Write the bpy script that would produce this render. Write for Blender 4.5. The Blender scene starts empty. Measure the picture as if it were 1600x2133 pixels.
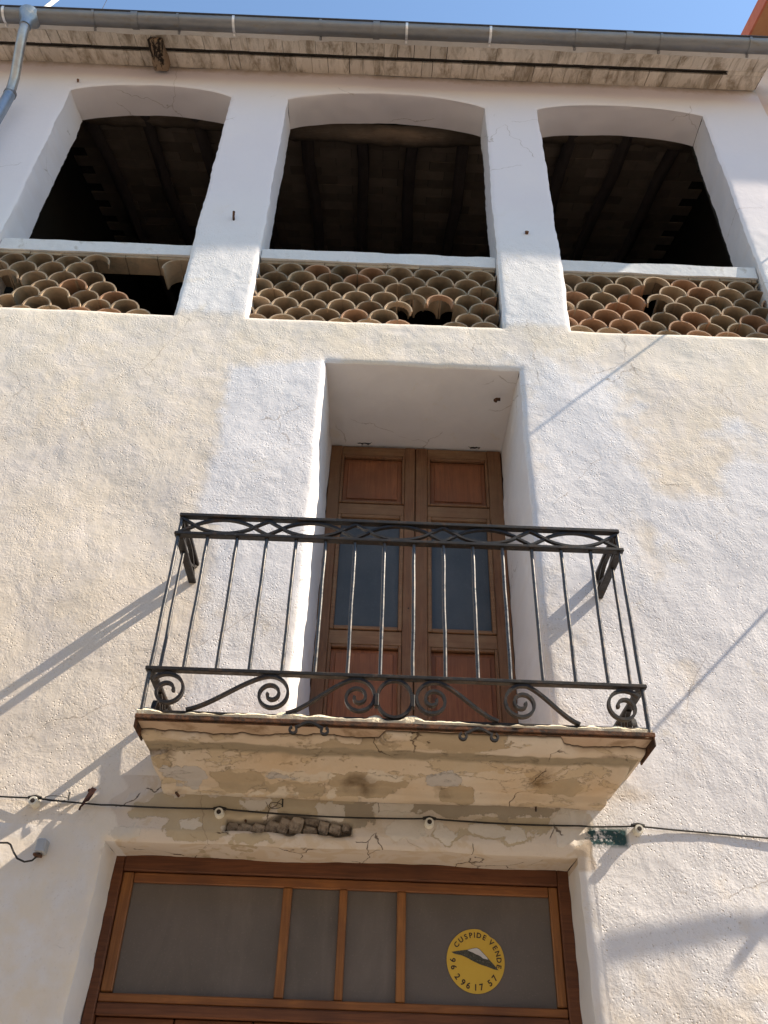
import bpy, bmesh, math, random
import numpy as np
from mathutils import Vector, Matrix

# ------------------------------------------------------------------ camera, sky, sun, exposure
S = bpy.context.scene
COL = S.collection
cd = bpy.data.cameras.new('camera'); cam = bpy.data.objects.new('camera', cd); COL.objects.link(cam)
_r = Vector((0.99924591, -0.02660375, 0.02828168)); _u = Vector((-0.03858147, -0.59835729, 0.80029996)); _f = Vector((0.00436843, 0.80078761, 0.59893248))
M = Matrix((_r, _u, -_f)).transposed().to_4x4(); M.translation = Vector((0.0, -4.0, 1.6)); cam.matrix_world = M
cd.sensor_fit = 'VERTICAL'; cd.sensor_height = 24.0; cd.lens = 24.0*1780/2133; cd.clip_start = 0.05; cd.clip_end = 3000
S.camera = cam
SUN_DIR = Vector((1.0, -0.20, 0.97)).normalized()
w = bpy.data.worlds.new('World'); S.world = w; w.use_nodes = True
wn = w.node_tree; wn.nodes.clear()
sky = wn.nodes.new('ShaderNodeTexSky'); sky.sky_type = 'NISHITA'; sky.sun_disc = False
sky.sun_elevation = math.asin(SUN_DIR.z); sky.sun_rotation = math.atan2(SUN_DIR.x, SUN_DIR.y)
sky.altitude = 300; sky.air_density = 1.55; sky.dust_density = 0.15; sky.ozone_density = 3.2
bg = wn.nodes.new('ShaderNodeBackground'); bg.inputs[1].default_value = 0.096
wo = wn.nodes.new('ShaderNodeOutputWorld')
wn.links.new(sky.outputs[0], bg.inputs[0]); wn.links.new(bg.outputs[0], wo.inputs[0])
sl = bpy.data.lights.new('sun', 'SUN'); sl.energy = 5.0; sl.angle = math.radians(0.53); sl.color = (1.0, 0.875, 0.70)
so = bpy.data.objects.new('sun', sl); COL.objects.link(so); so.rotation_euler = SUN_DIR.to_track_quat('Z', 'Y').to_euler()
so.location = (6, -3, 14)
S.view_settings.view_transform = 'Standard'; S.view_settings.look = 'None'; S.view_settings.gamma = 1
S.view_settings.use_curve_mapping = False; S.view_settings.exposure = 1.33
S.render.engine = 'CYCLES'
S.cycles.max_bounces = 6; S.cycles.diffuse_bounces = 4

random.seed(7)
# ------------------------------------------------------------------ helpers
def _hash(ix, iy, seed):
    h = (ix.astype(np.int64)*374761393 + iy.astype(np.int64)*668265263 + seed*974711) & 0x7fffffff
    h = ((h ^ (h >> 13))*1274126177) & 0x7fffffff
    return ((h ^ (h >> 16)) & 0xffff)/32767.5 - 1.0
def vn(x, y, f, seed):
    x = np.asarray(x, float)*f; y = np.asarray(y, float)*f
    ix = np.floor(x).astype(np.int64); iy = np.floor(y).astype(np.int64); fx = x-ix; fy = y-iy
    fx = fx*fx*(3-2*fx); fy = fy*fy*(3-2*fy)
    a = _hash(ix, iy, seed); b = _hash(ix+1, iy, seed); c = _hash(ix, iy+1, seed); d = _hash(ix+1, iy+1, seed)
    return (a*(1-fx)+b*fx)*(1-fy)+(c*(1-fx)+d*fx)*fy
def fbm(x, y, f, seed, n=3):
    s = 0; a = 1
    for i in range(n): s = s + a*vn(x, y, f*2.03**i, seed+i*17); a *= .5
    return s

class MB:
    def __init__(s): s.v = []; s.f = []; s.mi = []
    def add(s, vs, fs):
        n = len(s.v); s.v += [tuple(p) for p in vs]; s.f += [tuple(i+n for i in q) for q in fs]; return s
    def box(s, x0, x1, y0, y1, z0, z1, m=None):
        vs = [Vector(p) for p in ((x0,y0,z0),(x1,y0,z0),(x1,y1,z0),(x0,y1,z0),(x0,y0,z1),(x1,y0,z1),(x1,y1,z1),(x0,y1,z1))]
        if m: vs = [m @ p for p in vs]
        return s.add(vs, [(0,3,2,1),(4,5,6,7),(0,1,5,4),(1,2,6,5),(2,3,7,6),(3,0,4,7)])
    def tube(s, pts, r, n=8, caps=True, wob=0):
        pts = [Vector(p) for p in pts]; rs = r if isinstance(r, (list, tuple)) else [r]*len(pts)
        rings = []; up = None
        for i, p in enumerate(pts):
            t = (pts[min(i+1, len(pts)-1)]-pts[max(i-1, 0)]).normalized()
            if up is None: up = t.orthogonal().normalized()
            up = (up - t*up.dot(t)).normalized(); b = t.cross(up)
            rings.append([p+(up*math.cos(2*math.pi*k/n)+b*math.sin(2*math.pi*k/n))*rs[i]*(1+random.uniform(-wob, wob)) for k in range(n)])
        vs = [q for rg in rings for q in rg]; fs = []
        for i in range(len(pts)-1):
            for k in range(n): fs.append((i*n+k, i*n+(k+1) % n, (i+1)*n+(k+1) % n, (i+1)*n+k))
        if caps: fs.append(tuple(range(n-1, -1, -1))); fs.append(tuple((len(pts)-1)*n+k for k in range(n)))
        return s.add(vs, fs)
    def ribbon(s, pts, y0, y1, th, close=False):
        """flat bar following an x-z polyline, lying between y0 and y1"""
        P = [Vector((a, 0, b)) for a, b in pts]; n = len(P); vs = []; fs = []
        for i, p in enumerate(P):
            t = (P[min(i+1, n-1)]-P[max(i-1, 0)]).normalized(); nn = Vector((-t.z, 0, t.x))*th/2
            for q, y in ((p+nn, y0), (p+nn, y1), (p-nn, y1), (p-nn, y0)): vs.append((q.x, y, q.z))
        for i in range(n-1):
            for k in range(4): fs.append((i*4+k, i*4+(k+1) % 4, i*4+4+(k+1) % 4, i*4+4+k))
        fs += [(3,2,1,0), tuple((n-1)*4+k for k in range(4))]
        return s.add(vs, fs)
    def build(s, name, mat, parent=None, smooth=False, bevel=0, base=None, **props):
        b = base if base is not None else (ORG.get(parent.name, Vector((0,0,0))) if parent else Vector((0,0,0)))
        me = bpy.data.meshes.new(name); me.from_pydata([tuple(Vector(p)-b) for p in s.v], [], s.f); me.update()
        bm = bmesh.new(); bm.from_mesh(me); bmesh.ops.recalc_face_normals(bm, faces=bm.faces)
        if bevel: bmesh.ops.bevel(bm, geom=list(bm.edges), offset=bevel, segments=1, affect='EDGES')
        bm.to_mesh(me); bm.free()
        if smooth:
            me.polygons.foreach_set('use_smooth', [True]*len(me.polygons))
            try: me.set_sharp_from_angle(angle=math.radians(45))
            except Exception: pass
        return link(name, me, mat, parent, b, **props)
ORG = {}
def link(name, me, mat, parent, world_base=Vector((0,0,0)), **props):
    o = bpy.data.objects.new(name, me); COL.objects.link(o)
    if mat and not me.materials: me.materials.append(mat)
    if parent: o.parent = parent; o.location = Vector(world_base)-ORG[parent.name]
    else: o.location = world_base
    ORG[o.name] = Vector(world_base)
    for k, v in props.items(): o[k] = v
    return o
def thing(name, loc, label, category, group=None):
    o = bpy.data.objects.new(name, None); COL.objects.link(o); o.location = loc; o.empty_display_size = .1
    ORG[o.name] = Vector(loc); o['label'] = label; o['category'] = category
    if group: o['group'] = group
    return o

# ------------------------------------------------------------------ materials
class NT:
    def __init__(s, name):
        s.m = bpy.data.materials.new(name); s.m.use_nodes = True; s.t = s.m.node_tree; s.t.nodes.clear()
        s.out = s.t.nodes.new('ShaderNodeOutputMaterial'); s.b = s.t.nodes.new('ShaderNodeBsdfPrincipled')
        s.t.links.new(s.b.outputs[0], s.out.inputs[0]); s.tc = s.t.nodes.new('ShaderNodeTexCoord')
    def n(s, ty, **kw):
        o = s.t.nodes.new(ty)
        for k, v in kw.items(): setattr(o, k, v)
        return o
    def L(s, a, b): s.t.links.new(a, b)
    def put(s, sock, v):
        if hasattr(v, 'is_output'): s.L(v, sock)
        elif isinstance(v, (tuple, list)) and len(v) == 3 and sock.type == 'RGBA': sock.default_value = (*v, 1)
        else: sock.default_value = v
    def coord(s, scale=(1,1,1), kind='Object'):
        mp = s.n('ShaderNodeMapping'); s.L(s.tc.outputs[kind], mp.inputs[0]); mp.inputs['Scale'].default_value = scale; return mp.outputs[0]
    def geo(s, scale=(1,1,1)):
        g = s.n('ShaderNodeNewGeometry'); mp = s.n('ShaderNodeMapping'); s.L(g.outputs['Position'], mp.inputs[0]); mp.inputs['Scale'].default_value = scale; return mp.outputs[0]
    def noise(s, sc, det=4, rough=.55, dist=0, vec=None):
        o = s.n('ShaderNodeTexNoise'); o.inputs['Scale'].default_value = sc; o.inputs['Detail'].default_value = det
        o.inputs['Roughness'].default_value = rough; o.inputs['Distortion'].default_value = dist
        s.L(vec if vec is not None else s.coord(), o.inputs['Vector']); return o.outputs['Fac']
    def voro(s, sc, feat='F1', vec=None, rnd=1):
        o = s.n('ShaderNodeTexVoronoi', feature=feat); o.inputs['Scale'].default_value = sc; o.inputs['Randomness'].default_value = rnd
        s.L(vec if vec is not None else s.coord(), o.inputs['Vector']); return o.outputs['Distance']
    def ramp(s, f, a, b, va=0., vb=1.):
        o = s.n('ShaderNodeMapRange'); s.L(f, o.inputs[0]); o.inputs[1].default_value = a; o.inputs[2].default_value = b
        o.inputs[3].default_value = va; o.inputs[4].default_value = vb; o.clamp = True; return o.outputs[0]
    def math(s, op, a, b=0.):
        o = s.n('ShaderNodeMath', operation=op); s.put(o.inputs[0], a); s.put(o.inputs[1], b); return o.outputs[0]
    def mix(s, f, a, b, bt='MIX'):
        o = s.n('ShaderNodeMix', data_type='RGBA', blend_type=bt); s.put(o.inputs[0], f); s.put(o.inputs[6], a); s.put(o.inputs[7], b); return o.outputs[2]
    def attr(s, name): o = s.n('ShaderNodeAttribute'); o.attribute_name = name; return o.outputs['Fac']
    def bump(s, h, strength, dist, normal=None):
        o = s.n('ShaderNodeBump'); s.L(h, o.inputs['Height']); s.put(o.inputs['Strength'], strength); o.inputs['Distance'].default_value = dist
        if normal is not None: s.L(normal, o.inputs['Normal'])
        return o.outputs[0]
    def done(s, col, rough=.9, bump=None, metal=0, spec=.3):
        s.put(s.b.inputs['Base Color'], col); s.put(s.b.inputs['Roughness'], rough); s.b.inputs['Metallic'].default_value = metal
        s.b.inputs['Specular IOR Level'].default_value = spec
        if bump is not None: s.L(bump, s.b.inputs['Normal'])
        return s.m

def mat_facade():
    k = NT('plaster_facade')
    big = k.noise(1.1, 4, .6); mid = k.noise(5, 5, .65, .5); fine = k.noise(38, 4, .6)
    cream = k.mix(k.ramp(big, .35, .65), (.69, .60, .49), (.70, .625, .54))
    cream = k.mix(k.ramp(mid, .45, .75), cream, (.71, .64, .58))
    cream = k.mix(k.ramp(k.noise(2.3, 5, .7, 1), .58, .82), cream, (.67, .56, .43))
    cream = k.mix(k.ramp(k.noise(1.9, 6, .7, .8), .48, .66, 0, .6), cream, (.62, .565, .53))
    # whitewash (soft painted borders)
    wsh = k.math('ADD', k.attr('wash'), k.math('MULTIPLY', k.math('SUBTRACT', k.noise(7, 5, .6), .5), .30))
    wf = k.ramp(wsh, -.04, .07)
    white = k.mix(k.ramp(mid, .4, .8), (.69, .665, .665), (.74, .71, .70))
    white = k.mix(k.ramp(k.noise(3.5, 6, .7, .6), .6, .8), white, (.66, .58, .46))
    col = k.mix(wf, cream, white)
    up = k.ramp(k.attr('up'), 0, 1)
    col = k.mix(up, col, k.mix(k.ramp(big, .3, .7), (.645, .605, .64), (.685, .64, .655)))
    # plaster losing its paint below the balcony
    fl = k.attr('flake')
    fn = k.noise(3.4, 9, .62, .3, k.coord((1, 1, 1.8)))
    fm = k.ramp(k.math('ADD', fn, k.math('MULTIPLY', k.math('SUBTRACT', fl, .5), .5)), .545, .555)
    old = k.mix(k.noise(9, 5, .7), (.40, .32, .22), (.50, .42, .31))
    under = k.mix(k.ramp(k.noise(6, 6, .6, 1.2), .5, .56), (.60, .52, .45), (.56, .46, .36))
    zone = k.ramp(fl, .05, .25)
    col = k.mix(zone, col, under)
    wv = k.math('MULTIPLY', k.math('SUBTRACT', k.noise(13, 8, .65, .3), .5), .9)
    po = k.ramp(k.math('ADD', k.attr('poch'), wv), .0, .03); pl = k.ramp(k.math('ADD', k.attr('plight'), wv), .0, .03); pg = k.ramp(k.math('ADD', k.attr('pgrey'), wv), .0, .03)
    col = k.mix(po, col, old); col = k.mix(pg, col, k.mix(mid, (.30, .25, .19), (.38, .32, .25))); col = k.mix(pl, col, k.mix(k.ramp(mid, .3, .7), (.56, .50, .43), (.64, .58, .52)))
    fm = k.math('SUBTRACT', k.math('MAXIMUM', po, pg), pl)
    # cracks
    cv = k.n('ShaderNodeMixRGB'); cv.inputs[0].default_value = .12; k.L(k.coord(), cv.inputs[1])
    cn = k.n('ShaderNodeTexNoise'); cn.inputs['Scale'].default_value = 7; cn.inputs['Detail'].default_value = 6; k.L(k.coord(), cn.inputs['Vector']); k.L(cn.outputs['Color'], cv.inputs[2])
    cd_ = k.voro(3.4, 'DISTANCE_TO_EDGE', cv.outputs[0])
    cr = k.math('MULTIPLY', k.ramp(cd_, .003, .009, 1, 0), k.ramp(k.math('MULTIPLY', fl, k.ramp(k.noise(3.1, 2), .47, .53)), .1, .3))
    col = k.mix(k.math('MULTIPLY', cr, .85), col, (.08, .055, .04))
    c2 = k.math('MULTIPLY', k.ramp(k.voro(1.3, 'DISTANCE_TO_EDGE', cv.outputs[0]), .0012, .004, 1, 0), k.ramp(k.noise(1.9, 3), .53, .57))
    col = k.mix(k.math('MULTIPLY', c2, .5), col, (.25, .19, .14))
    # green paint rest, bare stone hollow, stains, dirt
    gm = k.math('MULTIPLY', k.ramp(k.attr('green'), .0, .02), k.ramp(k.math('ADD', k.noise(26, 6, .7), k.attr('green2')), .46, .56))
    col = k.mix(gm, col, (.035, .075, .08))
    col = k.mix(k.ramp(k.attr('hole'), 0, .01), col, k.mix(k.noise(14, 6, .7), (.15, .12, .095), (.30, .25, .20)))
    st = k.ramp(k.math('ADD', k.attr('stain'), k.math('MULTIPLY', k.math('SUBTRACT', k.noise(9, 6, .7), .5), .9)), .35, .9)
    col = k.mix(k.math('MULTIPLY', st, .75), col, (.40, .30, .19))
    specks = k.ramp(k.voro(14, vec=k.coord()), .02, .05, 1, 0)
    spm = k.math('MULTIPLY', specks, k.ramp(k.noise(1.7, 2), .58, .62))
    col = k.mix(k.math('MULTIPLY', spm, .5), col, (.2, .15, .1))
    # relief: sandy render with pits, smoother on the upper storey
    rg = k.attr('rough')
    b1 = k.noise(75, 5, .62); b2 = k.noise(24, 4, .6, .4); b3 = k.noise(8, 4, .55, 1.0)
    pit = k.ramp(k.voro(62), .0, .32, -1, 0)
    pitm = k.math('MULTIPLY', pit, k.ramp(k.noise(7, 5, .7), .46, .6))
    gm_ = k.ramp(k.noise(3.4, 6, .68, .8), .36, .66, .12, 1.25)
    h = k.math('ADD', k.math('MULTIPLY', k.math('MULTIPLY', b1, gm_), .9), k.math('MULTIPLY', b2, .42))
    h = k.math('ADD', h, k.math('MULTIPLY', pitm, .9))
    h = k.math('ADD', k.math('MULTIPLY', h, rg), k.math('MULTIPLY', b3, .55))
    h = k.math('SUBTRACT', h, k.math('MULTIPLY', k.math('MULTIPLY', fm, zone), .6))
    h = k.math('SUBTRACT', h, k.math('MULTIPLY', cr, 1.2))
    # browner tone in the low spots of the relief
    col = k.mix(k.math('MULTIPLY', k.math('MULTIPLY', k.ramp(k.math('ADD', b1, k.math('MULTIPLY', pitm, .35)), .40, .28), rg), .45), col, (.42, .33, .24))
    return k.done(col, .95, k.bump(k.math('ADD', h, k.math('MULTIPLY', wf, .35)), .6, .0055), spec=.1)

def mat_corbel():
    k = NT('old_flaking_plaster')
    n1 = k.noise(2.6, 9, .68, .35, k.coord((1, 2.2, 2.2))); n2 = k.noise(8, 6, .65, .6); n3 = k.noise(30, 5, .65)
    col = k.mix(k.ramp(n2, .3, .7), (.60, .515, .43), (.54, .44, .34))
    col = k.mix(k.ramp(k.noise(2.1, 4, .6, .5), .52, .6), col, (.62, .56, .50))
    fm = k.ramp(n1, .535, .545)
    col = k.mix(k.math('MULTIPLY', fm, .7), col, k.mix(n2, (.40, .31, .20), (.50, .41, .29)))
    col = k.mix(k.ramp(k.noise(1.3, 3, .5, .3), .35, .65), col, k.mix(.55, col, (.58, .45, .32)))
    wv = k.math('MULTIPLY', k.math('SUBTRACT', k.noise(13, 8, .65, .3), .5), .8)
    po = k.ramp(k.math('ADD', k.attr('poch'), wv), .0, .03); gr = k.ramp(k.math('ADD', k.attr('pgrey'), wv), .0, .03); pd = k.ramp(k.math('ADD', k.attr('pdark'), wv), -.1, .35)
    pl = k.ramp(k.math('ADD', k.attr('plight'), wv), .0, .04)
    col = k.mix(po, col, k.mix(n2, (.37, .29, .20), (.45, .36, .255))); col = k.mix(pl, col, (.60, .52, .43)); col = k.mix(gr, col, k.mix(n2, (.42, .39, .37), (.50, .46, .44)))
    col = k.mix(k.math('MULTIPLY', pd, .9), col, (.13, .09, .055)); col = k.mix(k.ramp(k.attr('prust'), 0, 1, 0, .38), col, (.50, .30, .12))
    fm = k.math('MAXIMUM', fm, po)
    col = k.mix(k.ramp(k.noise(5, 5, .7, .3), .62, .8), col, (.22, .16, .10))
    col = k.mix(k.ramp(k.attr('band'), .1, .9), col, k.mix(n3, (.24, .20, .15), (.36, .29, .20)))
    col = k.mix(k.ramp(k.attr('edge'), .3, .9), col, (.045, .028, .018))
    cv = k.n('ShaderNodeMixRGB'); cv.inputs[0].default_value = .15; k.L(k.coord(), cv.inputs[1])
    cn = k.n('ShaderNodeTexNoise'); cn.inputs['Scale'].default_value = 8; cn.inputs['Detail'].default_value = 6; k.L(k.coord(), cn.inputs['Vector']); k.L(cn.outputs['Color'], cv.inputs[2])
    cr = k.math('MULTIPLY', k.ramp(k.voro(1.9, 'DISTANCE_TO_EDGE', cv.outputs[0]), .002, .006, 1, 0), k.ramp(k.noise(2.2, 2), .52, .56))
    col = k.mix(k.math('MULTIPLY', cr, .8), col, (.07, .045, .03))
    h = k.math('SUBTRACT', k.math('ADD', k.math('MULTIPLY', n3, .4), k.math('MULTIPLY', n2, .6)), k.math('MULTIPLY', fm, .6))
    h = k.math('SUBTRACT', h, k.math('ADD', k.math('MULTIPLY', gr, .4), cr))
    return k.done(col, .93, k.bump(h, .8, .008), spec=.1)

def mat_simple(name, c1, c2, sc=12, rough=.85, bd=.004, bs=.5, metal=0, spec=.3, c3=None, t3=(.6, .75), sc3=5, stretch=(1,1,1), rnd=0.0, world=False):
    k = NT(name); v = k.geo(stretch) if world else k.coord(stretch)
    n = k.noise(sc, 6, .62, .3, v); col = k.mix(k.ramp(n, .3, .7), c1, c2)
    if c3: col = k.mix(k.ramp(k.noise(sc3, 6, .68, .5, v), *t3), col, c3)
    if rnd:
        oi = k.n('ShaderNodeObjectInfo'); hs = k.n('ShaderNodeHueSaturation')
        k.L(k.ramp(oi.outputs['Random'], 0, 1, 1-rnd, 1+rnd), hs.inputs['Value']); k.L(col, hs.inputs['Color']); col = hs.outputs[0]
    return k.done(col, rough, k.bump(k.noise(sc*3, 5, .65, 0, v), bs, bd), metal, spec)

def mat_wood(name, c1, c2, c3, axis='z', rough=.6, spec=.3, weather=.0):
    k = NT(name); st = {'z': (1, 1, .06), 'x': (.06, 1, 1), 'y': (1, .06, 1)}[axis]
    v = k.geo(st)
    g = k.noise(45, 6, .6, 1.5, v); g2 = k.noise(160, 3, .6, .5, v); b = k.noise(2.2, 4, .6)
    col = k.mix(k.ramp(g, .3, .72), c1, c2); col = k.mix(k.ramp(b, .45, .75), col, c3)
    col = k.mix(k.ramp(g2, .62, .8, 0, .45), col, (c1[0]*.35, c1[1]*.35, c1[2]*.35))
    if weather: col = k.mix(k.math('MULTIPLY', k.ramp(k.noise(6, 6, .7), .45, .7), weather), col, (.27, .17, .09))
    return k.done(col, rough, k.bump(k.math('ADD', g, g2), .35, .0015), spec=spec)

def mat_iron():
    k = NT('black_wrought_iron')
    n = k.noise(22, 6, .7); col = k.mix(k.ramp(n, .55, .72), (.012, .010, .009), (.06, .03, .016))
    col = k.mix(k.ramp(k.noise(60, 5, .7), .58, .7), col, (.05, .05, .048))
    return k.done(col, k.ramp(n, .4, .7, .42, .75), k.bump(k.noise(120, 5, .7), .5, .001), spec=.35)
def mat_bar():
    k = NT('worn_iron_bar')
    n = k.noise(30, 6, .7); col = k.mix(k.ramp(n, .5, .72), (.045, .042, .040), (.10, .07, .05))
    return k.done(col, k.ramp(n, .4, .7, .26, .5), k.bump(k.noise(90, 5, .7), .5, .001), metal=.35, spec=.8)
def mat_rust():
    k = NT('rusty_iron')
    n = k.noise(18, 7, .7); col = k.mix(k.ramp(n, .4, .6), (.035, .021, .015), (.14, .06, .028))
    col = k.mix(k.ramp(k.noise(50, 5, .7), .55, .66), col, (.03, .024, .02))
    return k.done(col, .85, k.bump(k.noise(70, 6, .7), .8, .003), spec=.3)
def mat_zinc():
    k = NT('galvanised_zinc')
    v = k.coord((.35, 1, 1))
    n = k.noise(9, 6, .7, .3, v); col = k.mix(k.ramp(n, .35, .7), (.17, .175, .19), (.24, .24, .24))
    col = k.mix(k.ramp(k.noise(22, 5, .7, .3, v), .55, .75), col, (.20, .17, .13))
    return k.done(col, k.ramp(n, .3, .7, .38, .6), k.bump(n, .3, .002), metal=.55, spec=.4)

FAC = mat_facade(); CORB = mat_corbel(); IRON = mat_iron(); BARM = mat_bar(); RUST = mat_rust(); ZINC = mat_zinc()
ZBRIGHT = mat_simple('bright_zinc_strap', (.62, .62, .64), (.78, .78, .8), 30, .35, metal=.5, c3=(.3, .3, .3))
ZBLUE = mat_simple('blueish_zinc_pipe', (.20, .25, .32), (.30, .34, .40), 8, .38, metal=.5, c3=(.42, .40, .38), t3=(.6, .7), sc3=12)
TERRA = mat_simple('terracotta_tile', (.31, .23, .155), (.36, .255, .17), 16, .92, .003, .5, c3=(.19, .16, .115), t3=(.46, .7), sc3=6, rnd=.24, world=True)
TERRA2 = mat_simple('redder_terracotta_tile', (.36, .21, .13), (.40, .235, .145), 16, .92, .003, .5, c3=(.27, .19, .13), t3=(.55, .75), sc3=6, rnd=.14, world=True)
CAPM = mat_simple('weathered_white_cap', (.58, .57, .57), (.66, .65, .65), 9, .9, .006, .5, c3=(.42, .39, .35), t3=(.56, .72), sc3=9)
EAVE = mat_simple('stained_eave_tile', (.60, .52, .44), (.68, .60, .52), 9, .92, .008, .7, c3=(.30, .24, .18), t3=(.46, .64), sc3=4.5, stretch=(2.4, .7, 1), rnd=.10, world=True)
MORTAR = mat_simple('dark_mortar', (.022, .017, .015), (.05, .04, .033), 20, .95)
MORTW = mat_simple('white_lime_mortar', (.56, .51, .47), (.62, .58, .54), 10, .95, .01, .7, c3=(.36, .29, .22))
CRUMB = mat_simple('crumbling_mortar', (.60, .50, .35), (.72, .63, .48), 18, .95, .012, .9, c3=(.34, .24, .15), sc3=24)
SLABU = mat_simple('reddish_slab_underside', (.44, .31, .22), (.50, .38, .28), 8, .93, .006, .6, c3=(.28, .19, .12), t3=(.5, .66), sc3=7)
RAFT = mat_wood('old_rafter_wood', (.08, .062, .056), (.11, .085, .075), (.07, .053, .048), 'y', .9, .1)
CBRICK = mat_simple('attic_ceiling_brick', (.20, .15, .115), (.25, .185, .14), 9, .95, .004, .4, c3=(.15, .13, .10), rnd=.25, world=True)
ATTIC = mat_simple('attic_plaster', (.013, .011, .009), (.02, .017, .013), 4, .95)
LOG = mat_wood('weathered_log', (.13, .095, .07), (.22, .16, .115), (.09, .065, .048), 'x', .85, .15)
DOORW = mat_wood('door_wood_stiles', (0.125, 0.0525, 0.025), (0.2375, 0.11, 0.05), (0.1875, 0.1, 0.05), 'z', .6, .3, .35)
DOORH = mat_wood('door_wood_rails', (0.1625, 0.075, 0.035), (0.275, 0.15, 0.075), (0.1875, 0.1, 0.05), 'x', .6, .3, .65)
PANEL = mat_wood('door_wood_panel', (0.169, 0.0546, 0.0234), (0.299, 0.1105, 0.0442), (0.156, 0.0585, 0.026), 'z', .55, .3, .1)
WINV = mat_wood('window_wood_upright', (0.1725, 0.0633, 0.0184), (0.345, 0.1437, 0.0391), (0.1495, 0.0552, 0.0207), 'z', .45, .4)
WINH = mat_wood('window_wood_crosswise', (0.156, 0.054, 0.018), (0.312, 0.12, 0.0336), (0.12, 0.0432, 0.018), 'x', .45, .4)
WDARK = mat_wood('dark_frame_wood', (0.087, 0.0319, 0.0159), (0.1885, 0.0696, 0.029), (0.0653, 0.0261, 0.0145), 'x', .6, .3)

def mat_pane(name, c1, c2, rough, spec=.5, speck=False):
    k = NT(name); n = k.noise(3, 5, .6); col = k.mix(k.ramp(n, .35, .7), c1, c2)
    col = k.mix(k.ramp(k.noise(120, 2, .5), .6, .75, 0, .35), col, tuple(min(1, c*1.7) for c in c2))
    col = k.mix(k.ramp(k.noise(5, 8, .7, .6, k.coord((1, 1, .25))), .5, .75, 0, .35), col, tuple(min(1, c*1.6) for c in c2))
    if speck: col = k.mix(k.ramp(k.noise(9, 8, .75, 2), .70, .78, 0, .5), col, (.3, .28, .24))
    return k.done(col, rough, k.bump(k.noise(2, 2), .1, .004), spec=spec)
GLASS = mat_pane('dusty_blue_glass', (.045, .047, .047), (.070, .070, .068), .3, .32, True)
SCREEN = mat_pane('dusty_grey_glass', (.105, .088, .078), (.135, .112, .100), .35, .4)
CABLE = mat_simple('black_cable', (.012, .011, .011), (.03, .026, .022), 40, .55, .0005, .2)
PORC = mat_simple('glazed_ceramic', (.60, .56, .47), (.70, .66, .58), 30, .28, .0005, .2, c3=(.35, .28, .2), sc3=20, spec=.5)
HOLEM = mat_simple('insulator_bore', (.02, .015, .012), (.05, .035, .03), 40, .8)
STONE = mat_simple('rubble_stone', (.33, .27, .22), (.44, .37, .31), 13, .95, .01, .9, c3=(.14, .105, .08), t3=(.48, .65), sc3=11, rnd=.25)
YEL = mat_simple('yellow_vinyl', (.58, .355, .045), (.63, .40, .055), 5, .5, .0003, .1)
INK = mat_simple('dark_print', (.03, .02, .018), (.05, .03, .025), 60, .6, .0002, .1)
INKM = mat_simple('speckled_mountain_print', (.03, .03, .026), (.09, .085, .06), 190, .6, .0002, .1, c3=(.28, .24, .16), t3=(.6, .68), sc3=160)
SNOW = mat_simple('pale_snow_print', (.52, .48, .44), (.60, .56, .52), 60, .6, .0002, .1, c3=(.25, .22, .2), t3=(.62, .7), sc3=60)
ORANGE = mat_simple('orange_render', (.62, .36, .20), (.68, .42, .25), 6, .93, .004, .5, c3=(.70, .52, .38))
REDTRIM = mat_simple('red_tile_edge', (.42, .12, .07), (.50, .17, .10), 12, .8)
NEIGH = mat_simple('pinkish_render', (.60, .47, .40), (.66, .53, .45), 7, .95, .006, .7, c3=(.5, .4, .33))
OPP = mat_simple('opposite_cream_render', (.66, .56, .43), (.72, .62, .50), 3, .95, .006, .6)
GROUND = mat_simple('pale_paving', (.34, .29, .23), (.42, .37, .30), 6, .95, .004, .5, c3=(.28, .24, .19))
ROAD = mat_simple('asphalt', (.16, .15, .14), (.22, .205, .19), 30, .95, .004, .6)
ROOFM = mat_simple('old_roof_tiles', (.40, .24, .15), (.46, .29, .18), 8, .95)
WPAINT = mat_simple('white_painted_metal', (.72, .72, .70), (.80, .80, .78), 20, .5)
BLUEP = mat_simple('grey_plastic', (.30, .31, .33), (.38, .39, .41), 20, .6, c3=(.5, .48, .45))

# ------------------------------------------------------------------ ground
g = MB().add([(-400,-400,0),(400,-400,0),(400,400,0),(-400,400,0)], [(0,1,2,3)]).build('ground', ROAD, kind='structure')
MB().box(-14, 14, -1.1, .5, .001, .13).build('pavement', GROUND, bevel=.01, kind='structure')
MB().box(-14, 14, -7.0, -6.0, .001, .13).build('pavement', GROUND, bevel=.01, kind='structure')

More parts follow.
